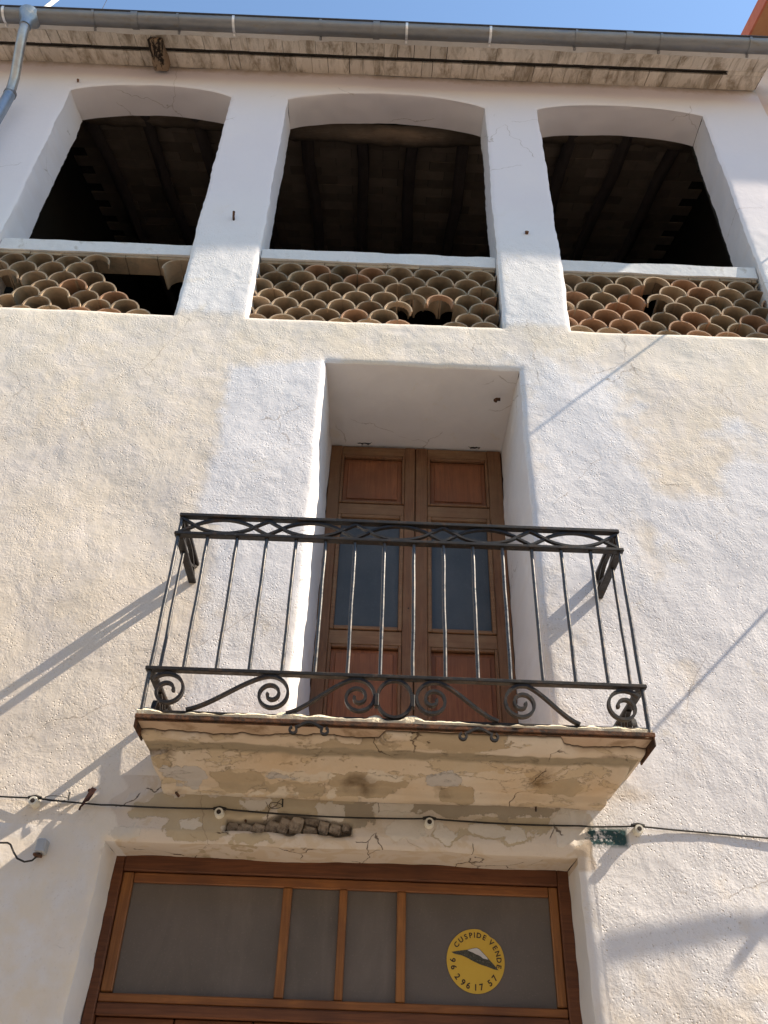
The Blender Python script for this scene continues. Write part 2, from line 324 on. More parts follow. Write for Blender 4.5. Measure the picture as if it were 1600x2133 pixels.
# ------------------------------------------------------------------ house
house = thing('house', (0.2, 2.0, 0), 'old whitewashed village house with three arched loggia openings, one balcony door and a street window', 'house')
SPR = 9.25
OPEN = [(-2.965, -1.50, 6.25, SPR, .30, .155), (-.985, .81, 6.25, SPR, .30, .175), (1.29, 2.80, 6.25, SPR, .30, .135),
        (-.405, .893, 3.06, 5.84, .87, 0), (-1.19, .957, 0.1, 2.69, .30, 0)]
def bumpx(x):
    b = np.zeros_like(x)
    for (a, c, z0, z1, d, h) in OPEN[:3]:
        t = (x-(a+c)/2)/((c-a)/2); m = np.abs(t) < 1
        b = np.where(m, h*(np.sqrt(np.clip(1.25-t*t, 0, 9))-.5)/(math.sqrt(1.25)-.5), b)
    return b
def place(x, z):
    """undisplaced wall coordinates -> point on the uneven wall face"""
    x = np.asarray(x, float); z = np.asarray(z, float)
    bx = bumpx(x); wz = np.where(z < SPR, np.clip((z-9.0)/.25, 0, 1), np.clip((9.72-z)/.47, 0, 1))
    Z = z+bx*wz; X = x.copy()
    Y = -.010*fbm(x, z, 1.3, 3, 2)-.0013*fbm(x, z, 5.2, 11, 3)*np.clip((8.0-z)/.6, .35, 1)
    rough = np.clip((7.6-z)/.5, .25, 1)
    q1 = vn(x*.8+.35*z+.15*vn(x, z, 4, 401), z-.25*x+.15*vn(x, z, 4, 402), 2.1, 403); q2 = vn(x+.5*z+.1*vn(x, z, 6, 404), z*1.6, 4.3, 405)
    mk = np.clip(fbm(x, z, 1.1, 406, 2)*2.2, 0, 1); mk2 = np.clip(fbm(x, z, 1.4, 407, 2)*2.2, 0, 1)
    Y = Y+rough*(.0014*np.clip(1-np.abs(q1)*12, 0, 1)*mk*mk2+.0010*np.clip(1-np.abs(q2)*9, 0, 1)*mk2*mk-.0022*np.clip((q1-.05)*7, 0, 1)*mk)-rough*.0007*fbm(x*1.2+.5*z, z-.4*x, 9, 408, 3)*np.clip(.4+fbm(x, z, 1.6, 409, 2), 0, 1)
    Y = Y-.0007*fbm(x, z, 17, 29, 3)*rough
    for i, (a, c, z0, z1, d, h) in enumerate(OPEN):
        inz = np.clip(1-(np.maximum(z0-z, 0)+np.maximum(z-z1, 0))/.08, 0, 1); inx = np.clip(1-(np.maximum(a-x, 0)+np.maximum(x-c, 0))/.08, 0, 1)
        wob = .006*fbm(z, z*0, 3.1, 50+i, 3)+.003*vn(z, z*0, 19, 60+i)
        wob2 = .006*fbm(z, z*0, 2.7, 70+i, 3)+.003*vn(z, z*0, 19, 80+i)
        wh = .005*fbm(x, x*0, 3.3, 90+i, 3)
        X = X+inz*(wob*np.clip(1-np.abs(x-a)/.08, 0, 1)+wob2*np.clip(1-np.abs(x-c)/.08, 0, 1))
        Z = Z+inx*wh*(np.clip(1-np.abs(z-z0)/.08, 0, 1)+np.clip(1-np.abs(z-z1)/.08, 0, 1))
        dx = np.maximum(np.maximum(a-x, x-c), 0); dz = np.maximum(np.maximum(z0-z, z-z1), 0); dd = np.hypot(dx, dz)
        r = .010 if i < 3 else .016
        Y = Y+r*np.exp(-dd/.012)
    hd = hole_sdf(x, z); Y = Y+np.clip(hd/.010, 0, 1)*.062
    # old plaster lip above the street window
    Y = Y-.008*np.clip((z-2.725-.01*vn(x, x*0, 6, 5))/.01, 0, 1)*np.clip((2.93-z)/.04, 0, 1)*np.clip((x+1.09+.05*vn(z, z*0, 14, 31))/.03, 0, 1)*np.clip((.96-x)/.03, 0, 1)
    return X, Y, Z
HC = [(-.655, -.60), (-.3, -.1)]
def hole_sdf(x, z):
    n = .014*fbm(x, z, 14, 201, 3)
    a = np.minimum.reduce([x+.655, -.07-x, z-(2.744+.006*vn(x, x*0, 14, 4)), (2.803+np.clip((x+.49)*.5, 0, .045)-np.clip((x+.29)*.22, 0, .09))-z])
    return a+n*.45
def lines(lo, hi, brk, step):
    b = sorted(set([lo, hi]+[v for v in brk if lo < v < hi])); out = [lo]
    for p, q in zip(b[:-1], b[1:]):
        n = max(1, int(round((q-p)/step))); out += [p+(q-p)*(i+1)/n for i in range(n)]
    return np.array(out)
XS = lines(-4.4, 3.40, [v for o in OPEN for v in o[:2]], .0135)
ZS = np.concatenate([lines(0, 1.7, [.1], .12), lines(1.7, 9.78, [v for o in OPEN for v in (o[2], o[3]) if v > 1.7], .0135)[1:]])
def grid_faces(nx, nz, mask=None):
    i, j = np.meshgrid(np.arange(nx-1), np.arange(nz-1), indexing='ij')
    f = np.stack([i*nz+j, (i+1)*nz+j, (i+1)*nz+j+1, i*nz+j+1], -1).reshape(-1, 4)
    return f if mask is None else f[mask.reshape(-1)]
GX, GZ = np.meshgrid(XS, ZS, indexing='ij')
PX, PY, PZ = place(GX, GZ)
cx = (XS[:-1]+XS[1:])/2; cz = (ZS[:-1]+ZS[1:])/2; MX, MZ = np.meshgrid(cx, cz, indexing='ij')
keep = np.ones_like(MX, bool)
for (a, c, z0, z1, d, h) in OPEN: keep &= ~((MX > a) & (MX < c) & (MZ > z0) & (MZ < z1))
VV = [np.stack([PX, PY, PZ], -1).reshape(-1, 3)]; FF = [grid_faces(len(XS), len(ZS), keep)]; UVx = [GX.reshape(-1)]; UVz = [GZ.reshape(-1)]
TY = [np.zeros(GX.size)]
nv = len(VV[0])
def jamb(line, horiz, fixed, depth, flip, inset):
    """reveal strip: line = coordinates along the edge, fixed = the other coordinate"""
    global nv
    ds = np.concatenate([[0, .004, .012, .025], np.linspace(.05, depth, max(6, int(depth/.03)))]) if depth > .05 else np.array([0, depth])
    a, d = np.meshgrid(line, ds, indexing='ij')
    fx = np.full_like(a, fixed)
    X, Y, Z = place(a, fx) if horiz else place(fx, a)
    fade = np.exp(-d/.03)
    nn = (.006*fbm(a, d, 3.3, int(fixed*100) % 97, 3)+.0012*fbm(a, d, 18, 7, 2))*(1-fade)
    Y = Y*fade+d
    if horiz: Z = Z+nn
    else: X = X+nn+inset*d/depth
    V = np.stack([X, Y, Z], -1).reshape(-1, 3); f = grid_faces(len(line), len(ds))+nv
    if flip: f = f[:, ::-1]
    VV.append(V); FF.append(f); nv += len(V); UVx.append(X.reshape(-1)); UVz.append(Z.reshape(-1)); TY.append(np.ones(X.size))
for i, (a, c, z0, z1, d, h) in enumerate(OPEN):
    zl = ZS[(ZS >= z0-1e-6) & (ZS <= z1+1e-6)]; xl = XS[(XS >= a-1e-6) & (XS <= c+1e-6)]
    il, ir = (0.0, 0.0)
    if i == 0: il, ir = .03, -.04
    if i == 2: il, ir = .05, 0.
    if i == 3: il, ir = .022, -.01
    jamb(zl, False, a, d, False, il); jamb(zl, False, c, d, True, ir)
    jamb(xl, True, z1, d, False, 0)
    if i != 4: jamb(xl, True, z0, d, True, 0)
V = np.concatenate(VV); F = np.concatenate(FF).astype(np.int32); ux = np.concatenate(UVx); uz = np.concatenate(UVz); ty = np.concatenate(TY)
me = bpy.data.meshes.new('facade_wall')
hb = ORG['house']; V2 = V-np.array(hb)
me.vertices.add(len(V2)); me.vertices.foreach_set('co', V2.astype(np.float32).ravel())
me.loops.add(F.size); me.loops.foreach_set('vertex_index', F.ravel())
me.polygons.add(len(F)); me.polygons.foreach_set('loop_start', np.arange(0, F.size, 4, dtype=np.int32)); me.polygons.foreach_set('loop_total', np.full(len(F), 4, np.int32))
me.update(calc_edges=True); me.validate()
me.polygons.foreach_set('use_smooth', np.ones(len(me.polygons), bool))
def sdf_box(x, z, x0, x1, z0, z1): return np.minimum.reduce([x-x0, x1-x, z-z0, z1-z])
wobx = .12*fbm(ux, uz, 2.2, 301, 3)
wash_l = sdf_box(ux, uz, -1.06+.03*vn(uz, uz*0, 3, 9)-.0*uz, -.3, 4.05, 5.72+.13*np.clip((ux+1.1)/.7, 0, 1)+.03)
wash_l = np.where(uz > 4.45, np.minimum(wash_l, 9), sdf_box(ux, uz, -.93, -.3, 2.9, 6))
wash_r = sdf_box(ux, uz, .8, 1.55+.25*np.clip((5.9-uz)/3, 0, 1), 2.0, 5.88)+wobx
wash_rr = sdf_box(ux, uz, 1.3, 3.3, 1.0, 5.0)*.4+wobx*1.3-.02
sill = np.clip(uz-6.18, -1, .3)*3
wash = np.maximum.reduce([wash_l*1.5, wash_r*.35, wash_rr, np.clip((uz-6.28)/.6, -.3, .3), np.where(ty > .5, np.where((uz > 6.2) & (uz < 6.29), -.3, .6), -1)])
wash = np.where((uz < 2.75) & (ty < .5), np.maximum(wash, -.02+.3*wobx), wash)
up = np.clip((uz-6.9)/.9, 0, 1)
flake = np.clip(np.minimum.reduce([(ux+1.16+.06*vn(uz, uz*0, 14, 31))/.05, (1.02-ux+.03*vn(uz, uz*0, 20, 32))/.04, (uz-2.62)/.08, (2.99-uz)/.02]), 0, 1)*np.where((ty > .5) & ((uz < 2.665) | (uz > 2.8)), .0, 1)
g1 = sdf_box(ux, uz, .975, 1.200, 2.730, 2.832)
stain = np.clip(1-np.abs(uz-9.72)/.16, 0, 1)*.8+np.clip(1-np.hypot((ux-1.22)/.28, (uz-2.98)/.10), 0, 1)*.75+np.clip(1-np.abs(uz-6.2)/.12, 0, 1)*.15
stain = stain+np.clip(1-np.hypot((ux+1.12)/.22, (uz-3.1)/.16), 0, 1)*.5
rough = np.where(ty > .5, .12, np.clip((7.45-uz)/.5, .18, 1))
rough = np.where((ux > 1.0) & (uz < 2.9) & (ty < .5), 1.15, rough)
rough = np.where((ux < 1.02) & (ux > -1.25) & (uz < 3.0) & (ty < .5), .35, rough)
rough = np.where((ux <= -1.1) & (uz < 2.75) & (ty < .5), .4, rough)
def blobs(lst, x, z):
    """rounded boxes (x0, x1, z0, z1) -> distance field, in tenths of a metre"""
    r = np.full_like(x, -1.0)
    xw = x+.030*fbm(x, z, 9, 501, 3); zw = z+.020*fbm(x, z, 11, 502, 3)
    for (a, b, c, d) in lst:
        hx, hz = (b-a)/2, (d-c)/2; m = min(hx, hz)
        q = (np.abs((xw-(a+b)/2)/hx)**2.6+np.abs((zw-(c+d)/2)/hz)**2.6)**(1/2.6)
        r = np.maximum(r, (1.08-q)*m*10)
    return np.clip(r, -1, .35)
on = np.where(((ty > .5) & (ux < -.9)) | (uz > 2.99) | (uz < 2.6), -1, 0)
poch = blobs([(-.97, -.46, 2.76, 2.905), (-1.10, -.9, 2.78, 2.86), (-.92, -.66, 2.70, 2.78), (-.50, -.02, 2.84, 2.925), (.28, .72, 2.74, 2.80), (.45, .84, 2.775, 2.86), (-.6, -.4, 2.695, 2.74)], ux, uz)+on
pgrey = blobs([(-.06, .86, 2.855, 2.925), (-.20, .02, 2.78, 2.90)], ux, uz)+on
plight = blobs([(-.235, -.10, 2.815, 2.895), (-.56, -.48, 2.845, 2.90), (-.70, -.64, 2.745, 2.785), (.02, .19, 2.84, 2.905), (.07, .26, 2.74, 2.83), (.30, .40, 2.75, 2.81), (-.84, -.78, 2.755, 2.80), (.84, 1.02, 2.74, 2.90), (.42, .70, 2.755, 2.815), (-1.2, -1.05, 2.70, 2.76)], ux, uz)+on
for nm, ar in (('poch', poch), ('pgrey', pgrey), ('plight', plight), ('wash', wash), ('up', up), ('flake', flake), ('green', g1), ('green2', np.clip((ux-1.03)*1.2, -.1, .16)), ('hole', np.where(ty > .5, -1, hole_sdf(ux, uz))), ('stain', stain), ('rough', rough)):
    at = me.attributes.new(nm, 'FLOAT', 'POINT'); at.data.foreach_set('value', ar.astype(np.float32))
link('facade_wall', me, FAC, house, hb)

# rubble showing in the hollow of the plaster
rs = random.Random(5)
for k_, (sx, sz, sw, sh, an) in enumerate([(-.622, 2.768, .052, .046, .15), (-.565, 2.768, .058, .046, .35), (-.503, 2.770, .062, .046, .25), (-.442, 2.780, .055, .066, .45), (-.388, 2.792, .048, .078, .35),
                                      (-.330, 2.795, .062, .078, .15), (-.262, 2.812, .062, .036, .05), (-.268, 2.770, .060, .044, .1), (-.205, 2.785, .050, .055, .35), (-.150, 2.782, .052, .046, .2), (-.100, 2.788, .040, .034, .1)]):
    bm = bmesh.new(); bmesh.ops.create_icosphere(bm, subdivisions=2, radius=.5)
    for v in bm.verts:
        c = v.co; c.x = math.copysign(abs(c.x*2)**.35/2, c.x); c.z = math.copysign(abs(c.z*2)**.5/2, c.z); c.y = math.copysign(abs(c.y*2)**.5/2, c.y)
        c *= 1+rs.uniform(-.16, .16)
    bmesh.ops.transform(bm, matrix=Matrix.Diagonal((sw*1.06, .05, sh*1.05, 1)), verts=bm.verts)
    bmesh.ops.rotate(bm, cent=(0,0,0), matrix=Matrix.Rotation(an, 3, 'Y'), verts=bm.verts)
    ms = bpy.data.meshes.new('stone'); bm.to_mesh(ms); bm.free()
    link('stone', ms, STONE, house, Vector((sx, .050+rs.uniform(-.008, .008), sz)))

# ------------------------------------------------------------------ eave: two rows of flat tiles on the slope, dark joint, mortar strip
ev = math.atan(.38)
def eave_pt(y, off=0): return 9.735+.38*y+off
em = MB()
em.add([(-4.4, .0, 9.765), (3.40, .0, 9.765), (3.40, -.37, 9.765-.1406), (-4.4, -.37, 9.765-.1406)], [(0,1,2,3)])
em.add([(-4.4, .0, 9.80), (3.40, .0, 9.80), (3.40, -.37, 9.66), (-4.4, -.37, 9.66)], [(0,1,2,3)])
eave = em.build('eave_bed', MORTAR, house)
re_ = random.Random(11)
base_tile = {}
for row, (ya, yb) in enumerate(((-.002, -.168), (-.214, -.356))):
    x = -4.4
    while x < 3.36:
        wd = min(re_.choice((.10, .125, .15, .15, .17)), 3.385-x)
        if row == 1 and x+wd > 3.05 and x < 3.3: pass
        d = re_.uniform(-.004, .004); gap = re_.choice((.0015, .002, .004, .006))
        key = (row, round(wd, 3), gap)
        if key not in base_tile:
            m = MB(); L = ya-yb
            m.box(0, wd-gap, -L, 0, .0, .024)
            for q, v in enumerate(m.v): m.v[q] = (v[0], v[1], v[2]+.38*v[1])
            o = m.build('eave_tile', EAVE, None); base_tile[key] = o.data; bpy.data.objects.remove(o)
        link('eave_tile', base_tile[key], EAVE, eave, Vector((x, ya, eave_pt(ya, d))))
        x += wd
mm = MB(); N = 180
for i in range(N+1):
    x = -4.4+7.80*i/N; n1 = .006*float(fbm(x, 0, 5, 33)); n2 = .008*float(fbm(x, 3, 4, 35))
    for (y, z) in ((-.350+n1, 9.735-.133+n2*.5), (-.42+n2, 9.735-.155+n1), (-.42, 9.66), (-.350, 9.66)): mm.v.append((x, y, z))
for i in range(N):
    for k_ in range(4): mm.f.append((i*4+k_, i*4+(k_+1) % 4, i*4+4+(k_+1) % 4, i*4+4+k_))
mm.build('mortar_strip', MORTW, house, smooth=True)
# smooth cove where the wall runs into the eave
ee = MB(); ee.box(3.05, 3.385, -.215, -.170, 9.655, 9.70); ee.build('joint_filling', EAVE, house, bevel=.006)
rf = MB(); rf.add([(-4.4, -.47, 9.68), (3.44, -.47, 9.68), (3.44, 6, 12.14), (-4.4, 6, 12.14), (-4.4, -.47, 9.74), (3.44, -.47, 9.74), (3.44, 6, 12.2), (-4.4, 6, 12.2)],
       [(0,1,2,3), (7,6,5,4), (0,4,5,1), (1,5,6,2), (2,6,7,3), (3,7,4,0)])
rf.build('roof', ROOFM, house)

# rotten stub of a beam sticking out under the eave
bb = MB(); rb = random.Random(3)
BP = [(-2.20, -.39, 9.50), (-2.10, -.39, 9.49)]
ring = lambda y, z0, z1, x0, x1: [(x0+rb.uniform(-.01, .01), y+rb.uniform(-.012, .012), z0+rb.uniform(-.01, .01)), (x1+rb.uniform(-.01, .01), y, z0), (x1+rb.uniform(-.008, .008), y, z1), (x0+rb.uniform(-.01, .01), y, z1)]
secs = [(-.02, 9.61, 9.74), (-.12, 9.575, 9.70), (-.2, 9.535, 9.66), (-.27, 9.525, 9.63), (-.33, 9.525, 9.60)]
for (y, a, b_) in secs: bb.v += ring(y, a, b_, -2.255, -2.135)
for i in range(len(secs)-1):
    for k_ in range(4): bb.f.append((i*4+k_, i*4+(k_+1) % 4, i*4+4+(k_+1) % 4, i*4+4+k_))
bb.f += [(3,2,1,0), tuple(len(bb.v)-4+k_ for k_ in range(4))]
STUB = mat_simple('rotten_beam_wood', (.23, .16, .105), (.30, .215, .145), 10, .95, .01, .9, c3=(.02, .014, .010), t3=(.50, .56), sc3=7, stretch=(2.2, .7, 1))
bb.build('beam_stub', STUB, house, bevel=.006)

# ------------------------------------------------------------------ loggia parapets: white cap, brick strip, screen of barrel tiles
def tile_mesh(w_, h_, L, th=.011, n=9, a0=0., a1=math.pi, name='tile'):
    m = MB(); R1 = []; sl_ = -.06
    for yy in (0, L):
        for rr in (1, 0):
            for i in range(n+1):
                t = a0+(a1-a0)*i/n; s_ = (w_/2-(0 if rr else th), h_-(0 if rr else th))
                k2 = 1-.10*yy/L
                m.v.append((-math.cos(t)*s_[0]*k2, yy, math.sin(t)**.92*s_[1] if math.sin(t) > 0 else 0))
    q = n+1
    for i in range(n):
        m.f += [(i, i+1, 2*q+i+1, 2*q+i), (q+i+1, q+i, 3*q+i, 3*q+i+1), (i+1, i, q+i, q+i+1), (2*q+i, 2*q+i+1, 3*q+i+1, 3*q+i)]
    m.f += [(0, 2*q, 3*q, q), (n, q+n, 3*q+n, 2*q+n)]
    o = m.build(name, None, None, smooth=True); d = o.data; bpy.data.objects.remove(o); return d
TM = [tile_mesh(.212, .110, .24), tile_mesh(.206, .104, .22), tile_mesh(.214, .107, .25)]
TBL = tile_mesh(.21, .107, .2, a1=math.pi*.55); TBR = tile_mesh(.21, .107, .2, a0=math.pi*.5)
TSH = tile_mesh(.21, .107, .045)
rt = random.Random(21)
def screen(x0, x1, e0, pitch, limit=None, missing=(), frag={}, broken=(), red=0):
    cap = MB(); n = 40
    for i in range(n+1):
        x = x0+(x1-x0)*i/n; a = .004*float(fbm(x, 1, 4, 41)); b = .004*float(fbm(x, 2, 6, 43))
        for (y, z) in ((.045+a, 6.972+b), (.040+b, 7.085+a), (.20, 7.10), (.20, 6.972)): cap.v.append((x, y, z))
    for i in range(n):
        for k_ in range(4): cap.f.append((i*4+k_, i*4+(k_+1) % 4, i*4+4+(k_+1) % 4, i*4+4+k_))
    cap.f += [(3,2,1,0), tuple(len(cap.v)-4+k_ for k_ in range(4))]
    par = cap.build('parapet_cap', CAPM, house, smooth=True)
    x = x0+.003
    while x < x1-.02:
        wd = min(.24, x1-.003-x); MB().box(x, x+wd-.004, .062+rt.uniform(-.004, .004), .22, 6.938, 6.971).build('brick', TERRA, par, bevel=.003); x += wd
    for r in range(7):
        z = 6.252+.0975*r; x = e0-pitch*2+(0 if r % 2 == 0 else pitch/2)
        while x < x1+.10:
            if x > x0-.10 and not (limit and x > limit[r]+.03):
                if not any(abs(x-mx) < .06 and r == mr for mr, mx in missing):
                    me_ = rt.choice(TM)
                    for (fr, fx), fm_ in frag.items():
                        if fr == r and abs(fx-x) < .06: me_ = fm_
                    # tiles against the jambs are cut to fit
                    mat = TERRA2 if (rt.random() < .12 or (red and r < 3 and rt.random() < .75)) else TERRA
                    if x < x0+.02 or x > x1-.02:
                        me_ = tile_mesh(.21, .107, .2, a0=(math.acos(max(-1, min(1, (x-x0)/.105))) if x < x0+.02 else 0), a1=(math.pi if x < x0+.02 else math.acos(max(-1, min(1, -(x1-x)/.105))) if x1-x < .105 else math.pi), n=5)
                    me2 = me_.copy() if me_.materials and me_.materials[0] != mat else me_
                    if me2 is not me_: me2.materials.clear()
                    if not me2.materials: me2.materials.append(mat)
                    o = link('tile', me2, None, par, Vector((x+rt.uniform(-.003, .003), .055+rt.uniform(-.008, .012), z+rt.uniform(-.002, .002))))
                    o.rotation_euler = (rt.uniform(-.02, .02), rt.uniform(-.035, .035), rt.uniform(-.04, .04))
            x += pitch
    return par
scA = screen(-2.955, -1.51, -2.82, .21, limit=(-1.77, -1.875, -1.98, -2.085, -2.19, -2.295, -2.19),
       missing=[(3, -2.925), (3, -2.715), (2, -2.82), (1, -2.925)], frag={(4, -2.82): TSH, (1, -2.715): TBL, (1, -2.295): TBR, (6, -2.19): TSH})
lp = link('tile', TBL.copy(), TERRA, scA, Vector((-1.60, .07, 6.84))); lp.data.materials.clear(); lp.data.materials.append(TERRA)
screen(-.975, .80, -.95, .2045, missing=[(2, .28), (1, .18), (1, .38), (0, .28)], frag={(2, .485): TBR, (3, .18): TSH, (3, .38): TSH, (2, .075): TSH})
screen(1.30, 2.79, 1.37, .2115, missing=[(3, 1.90)], frag={(5, 1.90): TBL, (6, 2.005): TSH, (4, 2.005): TSH, (3, 1.90): TBL}, red=1)

# ------------------------------------------------------------------ attic behind the loggia
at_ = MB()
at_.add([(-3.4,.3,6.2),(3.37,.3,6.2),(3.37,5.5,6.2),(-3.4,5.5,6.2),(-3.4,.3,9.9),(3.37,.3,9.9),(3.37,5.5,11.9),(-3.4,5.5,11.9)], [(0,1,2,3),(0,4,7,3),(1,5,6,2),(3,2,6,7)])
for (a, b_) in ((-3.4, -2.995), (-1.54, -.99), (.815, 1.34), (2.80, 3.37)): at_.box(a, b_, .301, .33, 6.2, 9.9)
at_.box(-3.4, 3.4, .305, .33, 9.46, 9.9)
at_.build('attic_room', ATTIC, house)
cb = MB(); cb.add([(-3.4, .2, 9.66), (3.4, .2, 9.66), (3.4, 5.4, 11.636), (-3.4, 5.4, 11.636)], [(0,1,2,3)])
ceil = cb.build('attic_ceiling', MORTAR, house)
bmx = MB().box(-.1625, .1625, -.0715, .0715, -.02, .0, Matrix.Rotation(ev, 4, 'X')); tmp = bmx.build('ceiling_brick', CBRICK, None); BRM = tmp.data; bpy.data.objects.remove(tmp)
for r in range(15):
    for c in range(20):
        x = -3.25+c*.33+(.165 if r % 2 else 0); y = .62+r*.1365
        if x > 3.3: continue
        o = link('ceiling_brick', BRM, None, ceil, Vector((x, y, 9.575+.38*y+rt.uniform(-.006, .006))))
for x in (-3.0, -2.46, -1.93, -1.40, -.87, -.33, .18, .70, 1.22, 1.75, 2.28, 2.80):
    m = MB(); pts = [(x+.02*math.sin(3*y+x*5), y, 9.475+.38*y) for y in np.linspace(.35, 5.3, 9)]
    m.tube(pts, .062, 8, wob=.08); m.build('rafter', RAFT, house, smooth=True)
for (a, b_, zz, sg) in ((-3.05, -1.45, 9.72, -.01), (-1.05, .87, 9.60, -.05), (1.23, 2.86, 9.69, .05)):
    m = MB(); pts = [(a+(b_-a)*t, .45, zz+sg*math.sin(math.pi*t)+.012*math.sin(9*t+a)) for t in np.linspace(0, 1, 26)]
    m.tube(pts, [.125+.008*math.sin(5*i/3.) for i in range(26)], 14, wob=.07); m.build('wooden_lintel', LOG, house, smooth=True)

# ------------------------------------------------------------------ balcony slab with moulded corbel
def corb_f(z):  # how far the corbel stands out at height z
    if z > 3.045: return .335
    t = (z-2.93)/(3.045-2.93); return .02+.28*(max(t, 0)**.55 if False else (1-math.sqrt(max(0, 1-t*t)))) if t > 0 else 0
prof = [(0.0, 2.900), (.020, 2.906), (.040, 2.914), (.052, 2.926), (.054, 2.946), (.070, 2.952), (.10, 2.956), (.14, 2.966), (.175, 2.984), (.205, 3.006), (.222, 3.024), (.232, 3.036), (.262, 3.036), (.285, 3.040), (.290, 3.046), (.335, 3.052), (.343, 3.062), (.346, 3.0785)]
prof2 = []
for (a, b_), (c_, d_) in zip(prof[:-1], prof[1:]):
    n = max(1, int(math.hypot(c_-a, d_-b_)/.013))
    for i in range(n): prof2.append((a+(c_-a)*i/n, b_+(d_-b_)*i/n))
prof2.append(prof[-1])
NXc = 170; cm = []; bandv = []; edgev = []
for (f, z) in prof2:
    il = .075*(1-f/.352)+.005; ir = .15*(1-f/.352)+.005
    xl, xr = -1.035+il, 1.235-ir
    row = [(xl, .01, z)]+[(xl, -f*t, z) for t in (.33, .66)]
    row += [(xl+(xr-xl)*i/NXc, -f, z) for i in range(NXc+1)]
    row += [(xr, -f*t, z) for t in (.66, .33)]+[(xr, .01, z)]
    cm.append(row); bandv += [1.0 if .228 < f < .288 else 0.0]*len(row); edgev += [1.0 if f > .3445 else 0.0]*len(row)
A = np.array(cm); nr, nc, _ = A.shape
xx = A[..., 0]; ff = -A[..., 1]; fade = np.clip(ff/.03, 0, 1)
nz_ = .007*fbm(xx, ff, 4, 61, 3)+.004*fbm(xx, ff, 17, 63, 2)
A[..., 2] += nz_*fade*np.clip((.345-ff)/.02, .0, 1)
# broken front edge of the render: ragged, reaching the iron only in the middle
brk = .014*fbm(xx, xx*0, 4, 65, 4)+.012*fbm(xx, xx*0, 24, 66, 3)
mid_ = np.clip((xx-.03)/.03, 0, 1)*np.clip((.86-xx)/.03, 0, 1)
fe = (.345+brk)*(1-mid_)+(.430+brk*.25)*mid_
A[..., 1] = np.where(ff > .29, -(.29+(ff-.29)*(fe-.29)/.056), A[..., 1])
A[..., 1] += np.clip((ff-.20)/.03, 0, 1)*np.clip((.30-ff)/.03, 0, 1)*.006*fbm(xx, ff, 9, 67, 3)
f_ = grid_faces(nr, nc)
me = bpy.data.meshes.new('balcony_corbel'); me.from_pydata([tuple(p) for p in (A.reshape(-1, 3)-np.array(hb))], [], [tuple(int(q) for q in r) for r in f_]); me.update()
at1 = me.attributes.new('band', 'FLOAT', 'POINT'); at1.data.foreach_set('value', np.array(bandv, np.float32))
xf = xx.ravel(); fr = ff.ravel()
for nm, lst in (('poch', [(-.71, -.475, .04, .15), (-.47, -.22, .04, .085), (-.18, .16, .04, .15), (-.98, -.90, .14, .19), (.35, .48, .03, .12), (.78, .98, .06, .15), (-.3, .1, .262, .33), (.2, .6, .30, .43)]),
                ('pgrey', [(-.955, -.735, .05, .165), (-.46, -.36, .10, .14), (-.99, -.93, .20, .28), (.06, .16, .36, .44), (.25, .40, .1, .2)]),
                ('pdark', [(-.10, .03, .07, .14), (-.06, .0, .05, .12), (.30, .37, .06, .10), (.75, .84, .12, .2), (1.0, 1.18, .22, .30), (-1.0, -.9, .20, .30), (-.5, -.3, .22, .28)]),
                ('plight', [(-.46, -.20, .095, .16), (-.90, -.45, .0, .035), (-.2, -.14, .04, .07), (.0, .13, .12, .17), (.45, .75, .10, .20), (-.6, -.35, .01, .04)])):
    r = blobs(lst, xf, fr)
    aa = me.attributes.new(nm, 'FLOAT', 'POINT'); aa.data.foreach_set('value', np.clip(r, -1, .35).astype(np.float32))
pr = np.clip(1-np.hypot((xf-.66)/.28, (fr-.15)/.15), 0, 1)+.8*np.clip(1-np.hypot((xf+.42)/.25, (fr-.20)/.08), 0, 1)+np.clip(1-np.hypot((xf-1.05)/.14, (fr-.12)/.1), 0, 1)
aa = me.attributes.new('prust', 'FLOAT', 'POINT'); aa.data.foreach_set('value', pr.astype(np.float32))
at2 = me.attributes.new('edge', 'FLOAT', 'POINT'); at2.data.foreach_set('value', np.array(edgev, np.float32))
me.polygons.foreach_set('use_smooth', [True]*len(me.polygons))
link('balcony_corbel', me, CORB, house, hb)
sb = MB(); sb.box(-1.025, 1.228, -.4385, .02, 3.078, 3.104); slab = sb.build('balcony_slab', SLABU, house)
MB().box(-.41, .89, .0, .9, 3.0, 3.104).build('door_threshold', SLABU, house)
# crumbling mortar heaped along the front edge
ms_ = MB(); N = 320
hts = []
for i in range(N+1):
    x = -1.03+2.26*i/N; hh = .010+.016*abs(float(fbm(x, 0, 5, 71, 3)))+.005*float(fbm(x, 0, 30, 72, 2))
    for c0 in (.02, .17): hh += .022*math.exp(-((x-c0)/.035)**2)
    hh += .012*math.exp(-((x+.28)/.12)**2)+.014*math.exp(-((x+.98)/.04)**2)+.012*math.exp(-((x-1.18)/.04)**2)
    n3 = .006*float(fbm(x, 1, 14, 73, 2))
    for (y, z) in ((-.459+n3*.3, 3.098), (-.462+n3*.6, 3.101+hh*.45), (-.448+n3, 3.101+hh*.95), (-.42-n3, 3.103+hh), (-.37+n3*2, 3.103)): ms_.v.append((x, y, z))
for i in range(N):
    for k_ in range(4): ms_.f.append((i*5+k_, i*5+k_+1, i*5+5+k_+1, i*5+5+k_))
ms_.build('crumbling_mortar', CRUMB, house, smooth=True)

